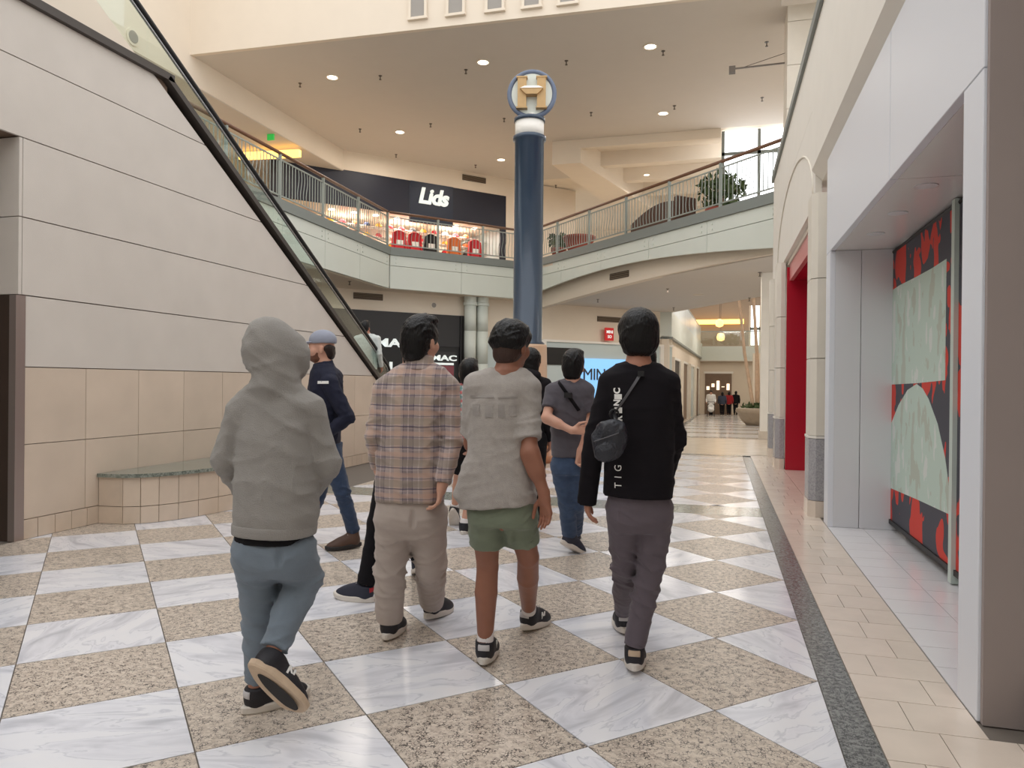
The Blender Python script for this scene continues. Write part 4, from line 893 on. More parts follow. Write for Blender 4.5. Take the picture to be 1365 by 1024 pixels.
    def make(s, name, m, person, parent=None):
        V, Fc = s.mesh(); base = np.array(person.location); a = -person.rotation_euler[2]; c, sn = math.cos(a), math.sin(a)
        P = V-base; Q = np.stack([P[:, 0]*c-P[:, 1]*sn, P[:, 0]*sn+P[:, 1]*c, P[:, 2]], 1)
        me = bpy.data.meshes.new(name); me.vertices.add(len(Q)); me.vertices.foreach_set('co', Q.astype(np.float32).ravel())
        me.loops.add(len(Fc)*4); me.loops.foreach_set('vertex_index', Fc.astype(np.int32).ravel()); me.polygons.add(len(Fc))
        me.polygons.foreach_set('loop_start', np.arange(0, len(Fc)*4, 4, dtype=np.int32)); me.polygons.foreach_set('use_smooth', np.ones(len(Fc), bool)); me.update(calc_edges=True); me.validate()
        return link(name, me, m, parent or person)
def rotz(a): c, s = math.cos(a), math.sin(a); return np.array([[c, -s, 0], [s, c, 0], [0, 0, 1.]])
def rotx(a): c, s = math.cos(a), math.sin(a); return np.array([[1., 0, 0], [0, c, -s], [0, s, c]])
def nrm(v): v = np.array(v, float); return v/np.linalg.norm(v)
# ---- cloth and skin materials
def cloth(name, rgb, noise=.06, bump=.25, bscale=420, rough=.85, nscale=14): return mat(name, rgb, rough, noise=noise, nscale=nscale, bump=bump, bscale=bscale, spec=.15, sheen=.15 if sum(rgb) > 200 else .02)
def skin(name, rgb):
    m = mat(name, rgb, .5, noise=.05, nscale=18, bump=.06, bscale=300, spec=.35); b = m.node_tree.nodes['Principled BSDF']; b.inputs['Subsurface Weight'].default_value = .12; b.inputs['Subsurface Radius'].default_value = (.02, .008, .004); return m
def plaid(name, base, bandsx, bandsz, sx, sz):
    """woven check: bands are (position, width, colour, strength) in a repeat of length sx / sz, in object space"""
    m = mat(name, base, .88, bump=.25, bscale=380, spec=.2, sheen=.25); nt = m.node_tree; N = nt.nodes; L = nt.links; b = N['Principled BSDF']
    tc = [n for n in N if n.type == 'TEX_COORD'][0]; nz = N.new('ShaderNodeTexNoise'); nz.inputs['Scale'].default_value = 7; nz.inputs['Detail'].default_value = 2; L.new(tc.outputs['Object'], nz.inputs['Vector'])
    dm = N.new('ShaderNodeVectorMath'); dm.operation = 'MULTIPLY_ADD'; dm.inputs[1].default_value = (.016, .016, .016); L.new(nz.outputs['Color'], dm.inputs[0]); L.new(tc.outputs['Object'], dm.inputs[2])
    sp = N.new('ShaderNodeSeparateXYZ'); L.new(dm.outputs[0], sp.inputs[0]); cur = None
    for axis, bands, per in ((0, bandsx, sx), (2, bandsz, sz)):
        dv = N.new('ShaderNodeMath'); dv.operation = 'DIVIDE'; dv.inputs[1].default_value = per; L.new(sp.outputs[axis], dv.inputs[0])
        fr = N.new('ShaderNodeMath'); fr.operation = 'FRACT'; ad = N.new('ShaderNodeMath'); ad.operation = 'ADD'; ad.inputs[1].default_value = 50.; L.new(dv.outputs[0], ad.inputs[0]); L.new(ad.outputs[0], fr.inputs[0])
        for pos, wd_, col, st in bands:
            s1 = N.new('ShaderNodeMath'); s1.operation = 'SUBTRACT'; s1.inputs[1].default_value = pos; L.new(fr.outputs[0], s1.inputs[0]); ab = N.new('ShaderNodeMath'); ab.operation = 'ABSOLUTE'; L.new(s1.outputs[0], ab.inputs[0])
            mr = N.new('ShaderNodeMapRange'); mr.interpolation_type = 'SMOOTHSTEP'; mr.inputs[1].default_value = wd_*.4; mr.inputs[2].default_value = wd_*.62; mr.inputs[3].default_value = st; mr.inputs[4].default_value = 0; L.new(ab.outputs[0], mr.inputs[0])
            mx = N.new('ShaderNodeMix'); mx.data_type = 'RGBA'; L.new(mr.outputs[0], mx.inputs[0])
            if cur is None: mx.inputs[6].default_value = lin(base)
            else: L.new(cur, mx.inputs[6])
            mx.inputs[7].default_value = lin(col); cur = mx.outputs[2]
    L.new(cur, b.inputs['Base Color']); return m
skin('skin_tan', (178, 126, 104)); skin('skin_light', (206, 158, 136)); skin('skin_brown', (150, 102, 82))
def hair_mat(name, rgb):
    m = mat(name, rgb, .38, spec=.3); nt = m.node_tree; N = nt.nodes; L = nt.links; b = N['Principled BSDF']; tc = [n for n in N if n.type == 'TEX_COORD'][0]
    mp = N.new('ShaderNodeMapping'); mp.inputs['Scale'].default_value = (120, 120, 14); L.new(tc.outputs['Object'], mp.inputs[0]); nz = N.new('ShaderNodeTexNoise'); nz.inputs['Scale'].default_value = 1; nz.inputs['Detail'].default_value = 3; L.new(mp.outputs[0], nz.inputs['Vector'])
    bp = N.new('ShaderNodeBump'); bp.inputs['Strength'].default_value = .6; bp.inputs['Distance'].default_value = .01; L.new(nz.outputs[0], bp.inputs['Height']); L.new(bp.outputs[0], b.inputs['Normal'])
hair_mat('hair_black', (13, 11, 12)); hair_mat('hair_brown', (44, 32, 28)); hair_mat('hair_fade', (66, 48, 42))
mat('eye_white', (230, 226, 220), .2); mat('eye_dark', (30, 20, 16), .1)
mat('sole_white', (216, 208, 198), .6, noise=.05, nscale=20); mat('sole_tan', (196, 172, 146), .7, noise=.08, nscale=20); mat('sole_dark', (40, 36, 34), .7)
mat('shoe_black', (30, 28, 34), .6, bump=.2, bscale=200); mat('shoe_brown', (84, 60, 48), .6, noise=.1, nscale=20); mat('shoe_navy', (38, 40, 56), .6); mat('shoe_grey', (196, 192, 192), .5); mat('shoe_red', (180, 40, 50), .5); mat('lace', (210, 206, 202), .7); mat('sock_white', (232, 226, 224), .85, bump=.3, bscale=200); mat('sock_tan', (176, 148, 116), .85)
def shoe(person, heel, yaw, pitch=0., L=.285, upper='shoe_black', sole='sole_white', wid=.1, accent=None, high=0., mark=None, pivot='toe', roll=0., axes=None):
    """one shoe; heel = ground point under the heel, yaw = direction of the toes in the world; pitch lifts the heel"""
    V_ = Vol((-.075, -.06, -.02), (.075, L+.04, .2+high), .0045)
    V_.ell((0, .055, .06), (.042, .055, .055), k=.02); V_.cap((0, .05, .05), (0, .05, .1+high), .043, .047, .02, cut=True, hollow=.01)
    V_.ell((0, .13, .05), (.045, .09, .05), k=.025); V_.ell((.004, L-.085, .035), (.048, .085, .042), k=.03); V_.cap((0, .075, .095), (0, L-.12, .06), .035, .03, .03)
    sl, X, Y, Z = V_.win((-.2, -.2, -.2), (.2, .6, .4), 0); V_.d[sl] = np.maximum(V_.d[sl], .018-Z)
    Vv, Fc = V_.mesh()
    yaw2 = yaw-person.rotation_euler[2]; Rm = rotz(yaw2-PI/2)
    piv = np.array([0, L*.72, 0.]) if pivot == 'toe' else np.array([0, 0, 0.])
    base = rotz(-person.rotation_euler[2])@(np.array(heel, float)-np.array(person.location))
    RR = rotx(-pitch)@np.array([[math.cos(roll), 0, math.sin(roll)], [0, 1, 0], [-math.sin(roll), 0, math.cos(roll)]])
    def W(P):
        if axes is not None:
            yv = nrm(axes[0]); zv = -nrm(np.array(axes[1])-yv*(np.array(axes[1])@yv)); Q = np.stack([np.cross(yv, zv), yv, zv], 1)
            return np.array(P)@(rotz(-person.rotation_euler[2])@Q).T+base
        return ((np.array(P)-piv)@RR.T+piv)@Rm.T+base
    so = obj('shoe', W(Vv), Fc, upper, person, True)
    # sole outline
    n = 28; out = []
    for i in range(n):
        a = 2*PI*i/n; y = L/2*(1-math.cos(a)); t = y/L; hw = wid*.5*(.74+.30*math.sin(PI*min(1, max(0, (t-.12)/.98))) if .0 < t < 1 else .6); hw *= min(1, math.sqrt(max(0, 4.5*t*(1.02-t))*1.2)); out.append((hw*math.sin(a)/max(.2, abs(math.sin(a)))*(1 if abs(math.sin(a)) > .2 else 1), y-.012+.02*t))
    def lvl(z, g): return [(x*g, (y-L/2)*g+L/2, z+.02*max(0, y/L-.78)**1.2*3) for x, y in out]
    rings = [lvl(.0, .96), lvl(.006, 1.02), lvl(.028, 1.03), lvl(.034, .97)]; P = sum(rings, []); Fq = [tuple(range(n))[::-1], tuple(range(3*n, 4*n))]
    for r in range(3): Fq += [(r*n+i, r*n+(i+1) % n, (r+1)*n+(i+1) % n, (r+1)*n+i) for i in range(n)]
    sl_ = obj('sole', W(P), Fq, sole, so, False)
    if axes is not None: obj('tread', W([(x*.55, (y-L/2)*.72+L/2+.01, -.002) for x, y in out]+[(x*.5, (y-L/2)*.7+L/2+.01, .001) for x, y in out]), [tuple(range(n))[::-1]]+[(i, (i+1) % n, n+(i+1) % n, n+i) for i in range(n)], 'sole_dark', so)
    b = MB()
    for k in range(4): b.tube([(-.026+.003*k, .105+.022*k, .112-.012*k), (0, .11+.022*k, .118-.0125*k), (.026-.003*k, .105+.022*k, .112-.012*k)], .0035, 5)
    obj('laces', W(b.v), b.f, 'lace', so, True)
    if accent:
        b = MB(); hh = .1+high; b.tube([(.047*math.sin(a), .05-.049*math.cos(a), .078) for a in np.linspace(-.6, .6, 9)], .016, 8, flat=.3); obj('heel_patch', W(b.v), b.f, accent, so, True)
    if mark:
        for sx in (-1, 1):
            me = text_mesh(mark, .05, .002, 0, .002); vv = np.array([v.co[:] for v in me.vertices]); ff = [tuple(p.vertices) for p in me.polygons]; bpy.data.meshes.remove(me)
            # letter stands on the side of the shoe
            Q = np.stack([sx*(.047+vv[:, 2]), .135+(-sx)*-vv[:, 0]*1.0, .066+vv[:, 1]], 1); obj('side_letter', W(Q), ff, 'letter_paint', so)
    ank = W([(0, .05, .09)])[0]
    # ankle in world
    return rotz(person.rotation_euler[2])@ank+np.array(person.location)
def hand(V, wrist, d, n, side, curl=.35, s=1., spread=.12):
    """palm and five fingers: d = pointing direction, n = palm normal, side = +1/-1 for which way the thumb goes"""
    d = nrm(d); n = nrm(np.array(n)-d*(np.array(n)@d)); t = np.cross(d, n)*side; w = np.array(wrist, float)
    V.cap(w, w+d*.03*s, .024*s, .026*s, .015)
    for k in range(4): V.cap(w+d*.025*s+t*(.012-.0085*k)*s, w+d*.092*s+t*(.03-.02*k)*s, .0135*s, .0115*s, .014)
    Ls = (.070, .078, .072, .056)
    for k in range(4):
        b0 = w+d*.09*s+t*(.031-.0205*k)*s; ang = curl*(.7+.1*k); dd = nrm(d+t*spread*(1.2-.8*k)*.5); p = b0; a = ang*.5
        for j, fr in enumerate((.44, .31, .25)):
            a += ang*(.5 if j == 0 else .8); q = p+(dd*math.cos(a)+n*math.sin(a))*Ls[k]*fr*s; V.cap(p, q, (.0092-.0009*j)*s, (.0084-.0009*j)*s, .004); p = q
    p = w+d*.03*s+t*.026*s; q = p+nrm(d*.75+t*.65+n*.35)*.042*s; r = q+nrm(d*.95+t*.2+n*.3)*.034*s; e = r+nrm(d+n*.35)*.024*s
    V.cap(p, q, .0125*s, .0105*s, .012); V.cap(q, r, .0105*s, .009*s, .004); V.cap(r, e, .009*s, .0075*s, .004)
class Head:
    """head frame: c = centre of skull, yaw = facing direction in the world (atan2), tilt = nod forward, s = scale"""
    def __init__(h, c, yaw, tilt=0., s=1.):
        h.c = np.array(c, float); h.s = s; h.R = rotz(yaw-PI/2)@rotx(-tilt)
    def p(h, x, y, z): return h.c+h.R@(np.array([x, y, z])*h.s)
    def skull(h, V):
        s = h.s; E = lambda x, y, z, r, k=.02: V.ell(h.p(x, y, z), np.array(r)*s, h.R, k)
        E(0, -.008, .012, (.074, .094, .098), .01); E(0, .03, -.06, (.056, .062, .062), .04); E(0, .062, -.098, (.03, .026, .022), .03)
        E(0, .08, .022, (.05, .02, .02), .03); E(0, .088, -.028, (.011, .02, .026), .012); E(0, .102, -.04, (.015, .015, .012), .01)
        for q in (-1, 1):
            E(q*.042, .066, -.035, (.025, .024, .025), .03); E(q*.078, -.008, -.024, (.009, .019, .032), .008); E(q*.081, -.016, -.012, (.006, .016, .02), .006); E(q*.033, .083, -.002, (.018, .012, .011), .008)
        E(0, .09, -.068, (.022, .012, .006), .008); E(0, .088, -.079, (.02, .012, .007), .006)
    def eyes(h, person):
        for q in (-1, 1):
            for nm, rr, dy, m in (('eye', .0115, .0, 'eye_white'), ('iris', .0062, .0075, 'eye_dark')):
                c = h.p(q*.032, .0835+dy, -.002); Rp = rotz(-person.rotation_euler[2]); c2 = Rp@(c-np.array(person.location))
                b = MB().lathe([(0, -rr), (rr*.6, -rr*.8), (rr, 0), (rr*.6, rr*.8), (0, rr)], 10, tuple(c2)); par = b.make(nm, m, person if nm == 'eye' else par, True)
def hairdo(person, H, style, m='hair_black', h=.005, seed=1):
    s = H.s; lo = H.c-.19*s; hi = H.c+.17*s; lo = lo-np.array([0, 0, .03]); V = Vol(lo, hi, h)
    E = lambda x, y, z, r, k=.015: V.ell(H.p(x, y, z), np.array(r)*s, H.R, k)
    N_ = lambda x, y, z, r: V.ell(H.p(x, y, z), np.array(r)*s, H.R, neg=True)
    if style == 'bowl':
        E(0, -.008, .028, (.104, .120, .112)); E(0, -.04, -.035, (.098, .085, .075), .03); E(0, -.05, -.07, (.078, .062, .05), .03); N_(0, .15, -.075, (.085, .12, .1)); N_(0, -.02, -.19, (.12, .16, .082))
    elif style == 'crop':
        E(0, -.005, .028, (.089, .108, .103)); E(0, -.05, -.03, (.078, .062, .075), .03); E(0, -.06, -.075, (.06, .045, .045), .03); E(.02, .03, .1, (.06, .06, .03), .03); N_(0, .155, -.06, (.09, .12, .1)); N_(.096, .03, -.05, (.03, .04, .05)); N_(-.096, .03, -.05, (.03, .04, .05))
    elif style == 'under':
        E(0, .0, .042, (.098, .116, .088)); E(0, -.045, .005, (.092, .075, .055), .03); N_(0, .16, -.06, (.09, .12, .1)); N_(0, -.02, -.125, (.14, .2, .095))
    elif style == 'long':
        E(0, -.008, .025, (.095, .112, .108)); E(0, -.055, -.06, (.085, .065, .10), .03); E(0, -.06, -.13, (.07, .05, .06), .03); N_(0, .15, -.07, (.085, .12, .11))
    V.wrinkle(.0062 if style != 'bowl' else .004, 105, seed, dirv=(.5, .5, 0)); V.wrinkle(.002, 260, seed+5, dirv=(.3, .3, 0))
    V.make('hair', m, person)
    if style == 'under':
        V = Vol(lo, hi, h); V.ell(H.p(0, -.01, .0), np.array((.0785, .097, .1))*s, H.R); V.ell(H.p(0, -.045, -.06), np.array((.062, .055, .05))*s, H.R, .03); V.ell(H.p(0, .13, -.04), np.array((.1, .12, .16))*s, H.R, neg=True); V.ell(H.p(0, -.03, -.18), np.array((.1, .12, .085))*s, H.R, neg=True); V.make('hair_short_back', 'hair_fade', person)
def seam(V, P, c, r=(.022, .045, .09)): V.ell(np.array(c), r, rotz(P.rotation_euler[2]), neg=True)
def J(D):
    return lambda px, py, dd=0.: at_depth(px, py, D+dd)
VIEW = math.atan2(FW[1], FW[0])             # world angle of the view direction
def person(label, base, yaw, group=None): return thing('person', label, 'person', (base[0], base[1], base[2] if len(base) > 2 else 0.), yaw-PI/2)
def rows_px(j, D, rows, depth, dd=0.):
    """rows (left px, right px, py[, depth half size, depth offset]) -> loft rows"""
    out = []
    for r in rows:
        L, R, y = r[:3]; hd = r[3] if len(r) > 3 else depth; o = r[4] if len(r) > 4 else 0.; c = j((L+R)/2, y, dd+o); out.append((c[0], c[1], c[2], (R-L)/2*D/F_PX, hd))
    return out
def vol_for(pts, m, h): A = np.array([np.array(p[:3]) for p in pts]); mm = np.array([m+.16, m+.16, m]); return Vol(A.min(0)-mm, A.max(0)+mm, h)
def decal(name, person, target, me_pts, faces, m, origin, right, up, fwd, off=.003):
    """wrap flat shapes onto a garment: points (u, v) on a plane behind it are cast along fwd"""
    dg = target.data; bv = BVHTree.FromPolygons([v.co[:] for v in dg.vertices], [p.vertices[:] for p in dg.polygons])
    Rp = rotz(-person.rotation_euler[2]); o2 = Rp@(np.array(origin)-np.array(person.location)); r2, u2, f2 = Rp@nrm(right), Rp@nrm(up), Rp@nrm(fwd); out = []
    for u, v in me_pts:
        p = o2+r2*u+u2*v-f2*.5; hit = bv.ray_cast(Vector(p), Vector(f2), 2.); q = np.array(hit[0]) if hit[0] else p+f2*.5; out.append(q-f2*off)
    return obj(name, out, faces, m, target)
def grid_rect(u0, u1, v0, v1, nu=6, nv=6):
    P = [(u0+(u1-u0)*i/nu, v0+(v1-v0)*j/nv) for j in range(nv+1) for i in range(nu+1)]; Fq = [(j*(nu+1)+i, j*(nu+1)+i+1, (j+1)*(nu+1)+i+1, (j+1)*(nu+1)+i) for j in range(nv) for i in range(nu)]; return P, Fq
def body(person, H, neckb, sh, el, wr, hips, kn, an, torso, m, h=.007, hands=(None, None), arm=(.043, .036, .026), leg=(.046, .038, .03), hipr=.07):
    """one continuous skin surface"""
    pts = [H.c+.13, H.c-.13, neckb]+[p for p in sh+el+wr+hips+kn+an]; V = vol_for(pts, .2, h)
    H.skull(V); V.cap(H.p(0, -.018, -.07), neckb, .052*H.s, .056*H.s, .03)
    V.loft(torso, person.rotation_euler[2], .03)
    V.cap(sh[0], sh[1], .05, .05, .04); V.cap((sh[0]+sh[1])/2, neckb, .07, .05, .04)
    for i in (0, 1):
        V.cap(sh[i], el[i], arm[0], arm[1], .03); V.cap(el[i], wr[i], arm[1], arm[2], .015)
        V.cap(el[i]+(wr[i]-el[i])*.08, el[i]+(wr[i]-el[i])*.45, arm[1]*1.04, arm[1]*.98, .03)
        if hands[i] is not None: hand(V, wr[i], *hands[i])
        back = -np.array([math.cos(person.rotation_euler[2]+PI/2), math.sin(person.rotation_euler[2]+PI/2), 0]); cf = kn[i]+(an[i]-kn[i])*.33+back*.014
        V.cap(hips[i], kn[i], leg[0]*1.15, leg[1], .04); V.cap(kn[i], cf, leg[1], leg[1]*1.06, .01); V.cap(cf, an[i], leg[1]*1.06, leg[2], .006)
        V.cap(an[i], an[i]-np.array([0, 0, .05]), leg[2], leg[2]*.95, .02)
    V.cap(hips[0], hips[1], hipr, hipr, .04)
    return V.make('body', m, person)
def yaw_px(a, b): p = at_z(*a); q = at_z(*b); return math.atan2(q[1]-p[1], q[0]-p[0])
def inner(rows, g=.8): return [(r[0], r[1], r[2], r[3]*g, r[4]*g) for r in rows]
def stub(j, pairs): return [j(*p) for p in pairs]
# ---------------------------------------------------------------- hooded person
cloth('grey_fleece', (152, 148, 143), .05, .45, 260); cloth('jogger', (120, 131, 142), .05, .3, 400); cloth('black_cloth', (24, 22, 25), .08, .25, 400)
D = 3.0; j = J(D); yw = VIEW-.3
P = person('person in grey hoodie with hood up, grey jogger pants and black trainers walking away', at_z(350, 945), yw)
aL = shoe(P, at_z(326, 952), yaw_px((326, 952), (384, 934)), .0, .28, 'shoe_black', 'sole_white', .105, accent='shoe_grey', mark='N')
rt, fw, up3 = RT, FW, np.array([0, 0, 1.])
aR = shoe(P, at_depth(334, 889, D-.22), 0, 0, .275, 'shoe_black', 'sole_tan', .1, axes=(rt*.62-up3*.72+fw*.22, -fw*.9-rt*.25-up3*.25), mark='N')
Hd = Head(j(367, 470, .02), yw-.35, .1, .93)
rows = rows_px(j, D, [(333, 400, 518, .09), (318, 416, 540, .105), (314, 422, 580, .125), (312, 426, 640, .135), (311, 427, 685, .135), (312, 419, 711, .125)], .13)
sh = stub(j, [(326, 550), (410, 548)]); el = stub(j, [(303, 614, .02), (433, 618, .02)]); wr = stub(j, [(325, 652, .19), (412, 658, .19)])
hips = stub(j, [(344, 728), (388, 728)]); kn = stub(j, [(346, 806, .06), (405, 772, .07)])
body(P, Hd, j(366, 516), sh, el, wr, hips, kn, [aL, aR], inner(rows), 'skin_tan', .009, hands=((nrm(wr[0]-el[0]), (0, 0, -1), 1, .6), (nrm(wr[1]-el[1]), (0, 0, -1), -1, .6)), hipr=.075); Hd.eyes(P); hairdo(P, Head(Hd.p(0, .004, 0), yw-.35, .1, .82), 'crop', seed=3, h=.006)
V = vol_for([j(280, 425, -.2), j(455, 715, .35)], .06, .008); V.loft(rows, P.rotation_euler[2], .03, 2.4, hollow=.018)
for i in (0, 1): V.cap(sh[i], el[i], .068, .067, .014); V.cap(el[i], wr[i], .067, .046, .008, cut=True)
V.cap(j(345, 528), sh[0], .055, .06, .05); V.cap(j(388, 528), sh[1], .055, .06, .05)
V.ell(Hd.p(0, -.012, .004), np.array((.112, .13, .122)), Hd.R, .02); V.ell(Hd.p(0, .06, -.025), np.array((.1, .1, .108)), Hd.R, .04); V.ell(Hd.p(0, -.05, .09), np.array((.055, .07, .05)), Hd.R, .05); V.cap(j(366, 490, -.03), j(366, 508, -.01), .08, .075, .03); V.cap(j(366, 512, -.02), j(366, 518, -.01), .095, .09, .03)
V.ell(Hd.p(0, .2, -.012), (.082, .15, .108), Hd.R, neg=True)
V.wrinkle(0.0060, 52, 4, (.2, .2, 1), [(el[0], .1, 1.8), (el[1], .1, 1.8), (j(366, 508), .1, 1.6)])
hood = V.make('hoodie', 'grey_fleece', P)
q = MB().tube([rotz(-P.rotation_euler[2])@(Hd.p(.02*math.sin(a), -.146*math.cos(a)*.97, .135*math.sin(a)+.0)-np.array(P.location)) for a in np.linspace(-.5, 1.3, 9)], .004, 5); q.make('hood_seam', 'grey_fleece', hood, True)
V = vol_for([j(305, 690), j(425, 716)], .12, .008); V.loft(rows_px(j, D, [(310, 423, 697, .136), (310, 421, 712, .131)], .13), P.rotation_euler[2], .01, 2.4, hollow=.016); V.make('hem_rib', 'grey_fleece', P, hood)
V = vol_for([j(305, 695), j(408, 722)], .12, .009); V.loft(rows_px(j, D, [(314, 414, 695, .112), (313, 411, 721, .119)], .11), P.rotation_euler[2], .02, 2.3, hollow=.018); V.make('undershirt', 'black_cloth', P)
V = vol_for([j(305, 690, -.35), j(440, 890, .3), aL, aR], .1, .008)
V.loft(rows_px(j, D, [(316, 412, 717, .104), (314, 416, 732, .115), (315, 416, 752, .112), (325, 405, 766, .08)], .11), P.rotation_euler[2], .03, 2.3)
V.cap(j(341, 735), kn[0], .088, .076, .05); V.cap(kn[0], aL+(0, 0, .03), .076, .046, .008, cut=True); V.cap(j(390, 735), kn[1], .09, .082, .05); V.cap(kn[1], aR+(kn[1]-aR)*.1, .08, .055, .008, cut=True)
V.wrinkle(0.0067, 60, 8, (0, 0, 1), [(kn[0], .12, 1.4), (kn[1], .12, 1.8), (aL, .1, 1.5), (aR, .1, 1.5)]); seam(V, P, j(366, 740, -.15)); V.make('trousers', 'jogger', P)
# ---------------------------------------------------------------- plaid shirt
plaid('plaid_tan', (172, 156, 152), [(.5, .34, (140, 126, 128), .75), (.12, .22, (196, 168, 152), .7), (.88, .05, (206, 190, 184), .6), (.5, .035, (214, 196, 190), .6), (.33, .03, (86, 78, 96), .6), (.67, .03, (86, 78, 96), .6)],
      [(.3, .32, (150, 138, 120), .5), (.72, .2, (198, 164, 146), .55), (.05, .045, (74, 68, 92), .8), (.55, .035, (92, 84, 104), .6), (.95, .02, (208, 196, 190), .5)], .15, .105)
cloth('khaki', (180, 167, 158), .04, .2, 380)
D = 3.85; j = J(D); yw = VIEW-.12
P = person('person in tan and grey plaid shirt and beige wide trousers walking away', at_z(545, 845), yw)
aL = shoe(P, at_z(514, 856), yaw_px((514, 856), (531, 838)), .05, .27, 'shoe_black', 'sole_white', .1)
aR = shoe(P, at_z(568, 829), yaw_px((568, 829), (600, 812)), .08, .27, 'shoe_black', 'sole_white', .1)
Hd = Head(j(560, 453, .02), yw-.35, .0, 1.03)
rows = rows_px(j, D, [(530, 588, 492, .07), (512, 600, 505, .1), (503, 600, 540, .125), (502, 596, 600, .13), (500, 594, 645, .13), (500, 592, 667, .128)], .13)
sh = stub(j, [(514, 520), (596, 517)]); el = stub(j, [(501, 580, -.02), (602, 592, -.06)]); wr = stub(j, [(504, 622, .12), (590, 645, -.13)])
hips = stub(j, [(527, 690), (568, 690)]); kn = stub(j, [(520, 765, .06), (574, 755, .08)])
body(P, Hd, j(559, 488), sh, el, wr, hips, kn, [aL, aR], inner(rows), 'skin_light', .007, hands=((nrm(wr[0]-el[0]), rt, -1, .5), (nrm(-up3+rt*-.2+fw*.05), -rt, 1, .55)), hipr=.075); Hd.eyes(P); hairdo(P, Hd, 'crop', seed=11, h=.005)
V = vol_for([j(480, 475, -.25), j(615, 672, .3)], .06, .008); V.loft(rows, P.rotation_euler[2], .03, 2.4, hollow=.018)
V.cap(j(545, 498), sh[0], .058, .06, .05); V.cap(j(574, 498), sh[1], .058, .06, .05)
for i in (0, 1): V.cap(sh[i], el[i], .066, .056, .014); V.cap(el[i], wr[i], .056, .043, .008, cut=True, hollow=.014)
V.wrinkle(0.0060, 52, 14, (.1, .1, 1), [(el[0], .1, 1.8), (el[1], .12, 2.0)]); shirt = V.make('shirt', 'plaid_tan', P)
V = vol_for([j(525, 465, -.1), j(595, 505, .1)], .06, .006); nb = j(559, 492, .0); V.cap(j(559, 497), j(560, 475, .015), .086, .07, .01, cut=True, hollow=.014, cut0=True); V.make('collar', 'plaid_tan', P, shirt)
V = vol_for([j(490, 655, -.3), j(605, 830, .3), aL, aR], .08, .008)
V.loft(rows_px(j, D, [(502, 590, 655, .105), (501, 593, 680, .12), (503, 592, 700, .12), (515, 580, 715, .08)], .11), P.rotation_euler[2], .03, 2.3)
V.cap(j(526, 690), kn[0], .1, .085, .04); V.cap(kn[0], aL+(0, 0, .0), .088, .072, .008, cut=True, hollow=.02); V.cap(j(570, 690), kn[1], .1, .085, .04); V.cap(kn[1], aR+(0, 0, .0), .088, .072, .008, cut=True, hollow=.02)
V.wrinkle(0.0094, 48, 18, (0, 0, 1), [(kn[0], .12, 1.3), (kn[1], .12, 1.3)]); seam(V, P, j(548, 695, -.15)); V.make('trousers', 'khaki', P)
# ---------------------------------------------------------------- grey T-shirt, green shorts
cloth('heather', (170, 163, 157), .07, .35, 300, nscale=40); cloth('olive', (120, 128, 110), .05, .2, 380); cloth('faint_print', (158, 152, 147), .12, .2, 300)
D = 3.5; j = J(D); yw = VIEW-.2
P = person('person in heather grey T-shirt and olive green shorts with black trainers walking away', at_z(668, 870), yw)
aL = shoe(P, at_z(644, 890), VIEW-.12, .06, .27, 'shoe_black', 'sole_white', .098, accent='shoe_grey', mark='N')
aR = shoe(P, at_z(697, 845), yaw_px((697, 845), (732, 826)), .1, .27, 'shoe_black', 'sole_white', .098, accent='shoe_grey', mark='N')
Hd = Head(j(681, 459, .02), yw-.35, .05, .96)
rows = rows_px(j, D, [(652, 694, 497, .06), (630, 712, 510, .095), (624, 706, 540, .115), (624, 706, 580, .118), (620, 711, 630, .125), (614, 716, 655, .13), (612, 716, 674, .13)], .125)
sh = stub(j, [(636, 514), (703, 518)]); el = stub(j, [(630, 590, .08), (706, 603, -.1)]); wr = stub(j, [(640, 610, .3), (725, 657, -.12)])
hips = stub(j, [(647, 688), (690, 688)]); kn = stub(j, [(650, 755, .1), (704, 742, .1)])
body(P, Hd, j(676, 496), sh, el, wr, hips, kn, [aL, aR], inner(rows), 'skin_brown', .006, hands=((nrm(wr[0]-el[0]), (0, 0, 1), 1, .9), (nrm(-up3+rt*.12), -rt*.8-fw*.6, 1, .3)), arm=(.043, .038, .026), leg=(.064, .052, .036), hipr=.07); Hd.eyes(P); hairdo(P, Hd, 'under', seed=21, h=.005)
V = vol_for([j(600, 488, -.25), j(730, 690, .3)], .06, .0075); V.loft(rows, P.rotation_euler[2], .03, 2.3, hollow=.018, slant=(.1, .0))
V.cap(j(655, 505), sh[0], .05, .056, .05); V.cap(j(695, 505), sh[1], .05, .056, .05)
V.cap(sh[0], sh[0]+(el[0]-sh[0])*.85, .063, .066, .03, cut=True, hollow=.018); V.cap(sh[1], j(705, 586, -.075), .062, .062, .03, cut=True, hollow=.018)
V.cap(j(630, 630, -.02), j(611, 658, -.03), .05, .02, .06)
V.wrinkle(0.0063, 52, 24, (.3, .1, 1), [(j(700, 550), .1, 1.2)]); shirt = V.make('t_shirt', 'heather', P)
fwd = np.array([FW[0], FW[1], 0]); o_ = j(664, 555, -.1)
for u0, u1, v0, v1 in ((-.13, -.02, .085, .095), (-.12, -.085, .0, .055), (-.06, -.025, -.005, .05), (.0, .03, -.005, .055), (.05, .085, .0, .05), (.0, .09, .082, .09)):
    pq, fq = grid_rect(u0, u1, v0, v1, 5, 4); decal('back_print', P, shirt, pq, fq, 'faint_print', o_, RT, UP, fwd, .003)
V = vol_for([j(610, 670, -.25), j(730, 730, .3)], .08, .0075)
V.loft(rows_px(j, D, [(624, 714, 662, .1), (624, 716, 690, .115), (628, 714, 700, .11)], .11), P.rotation_euler[2], .03, 2.3)
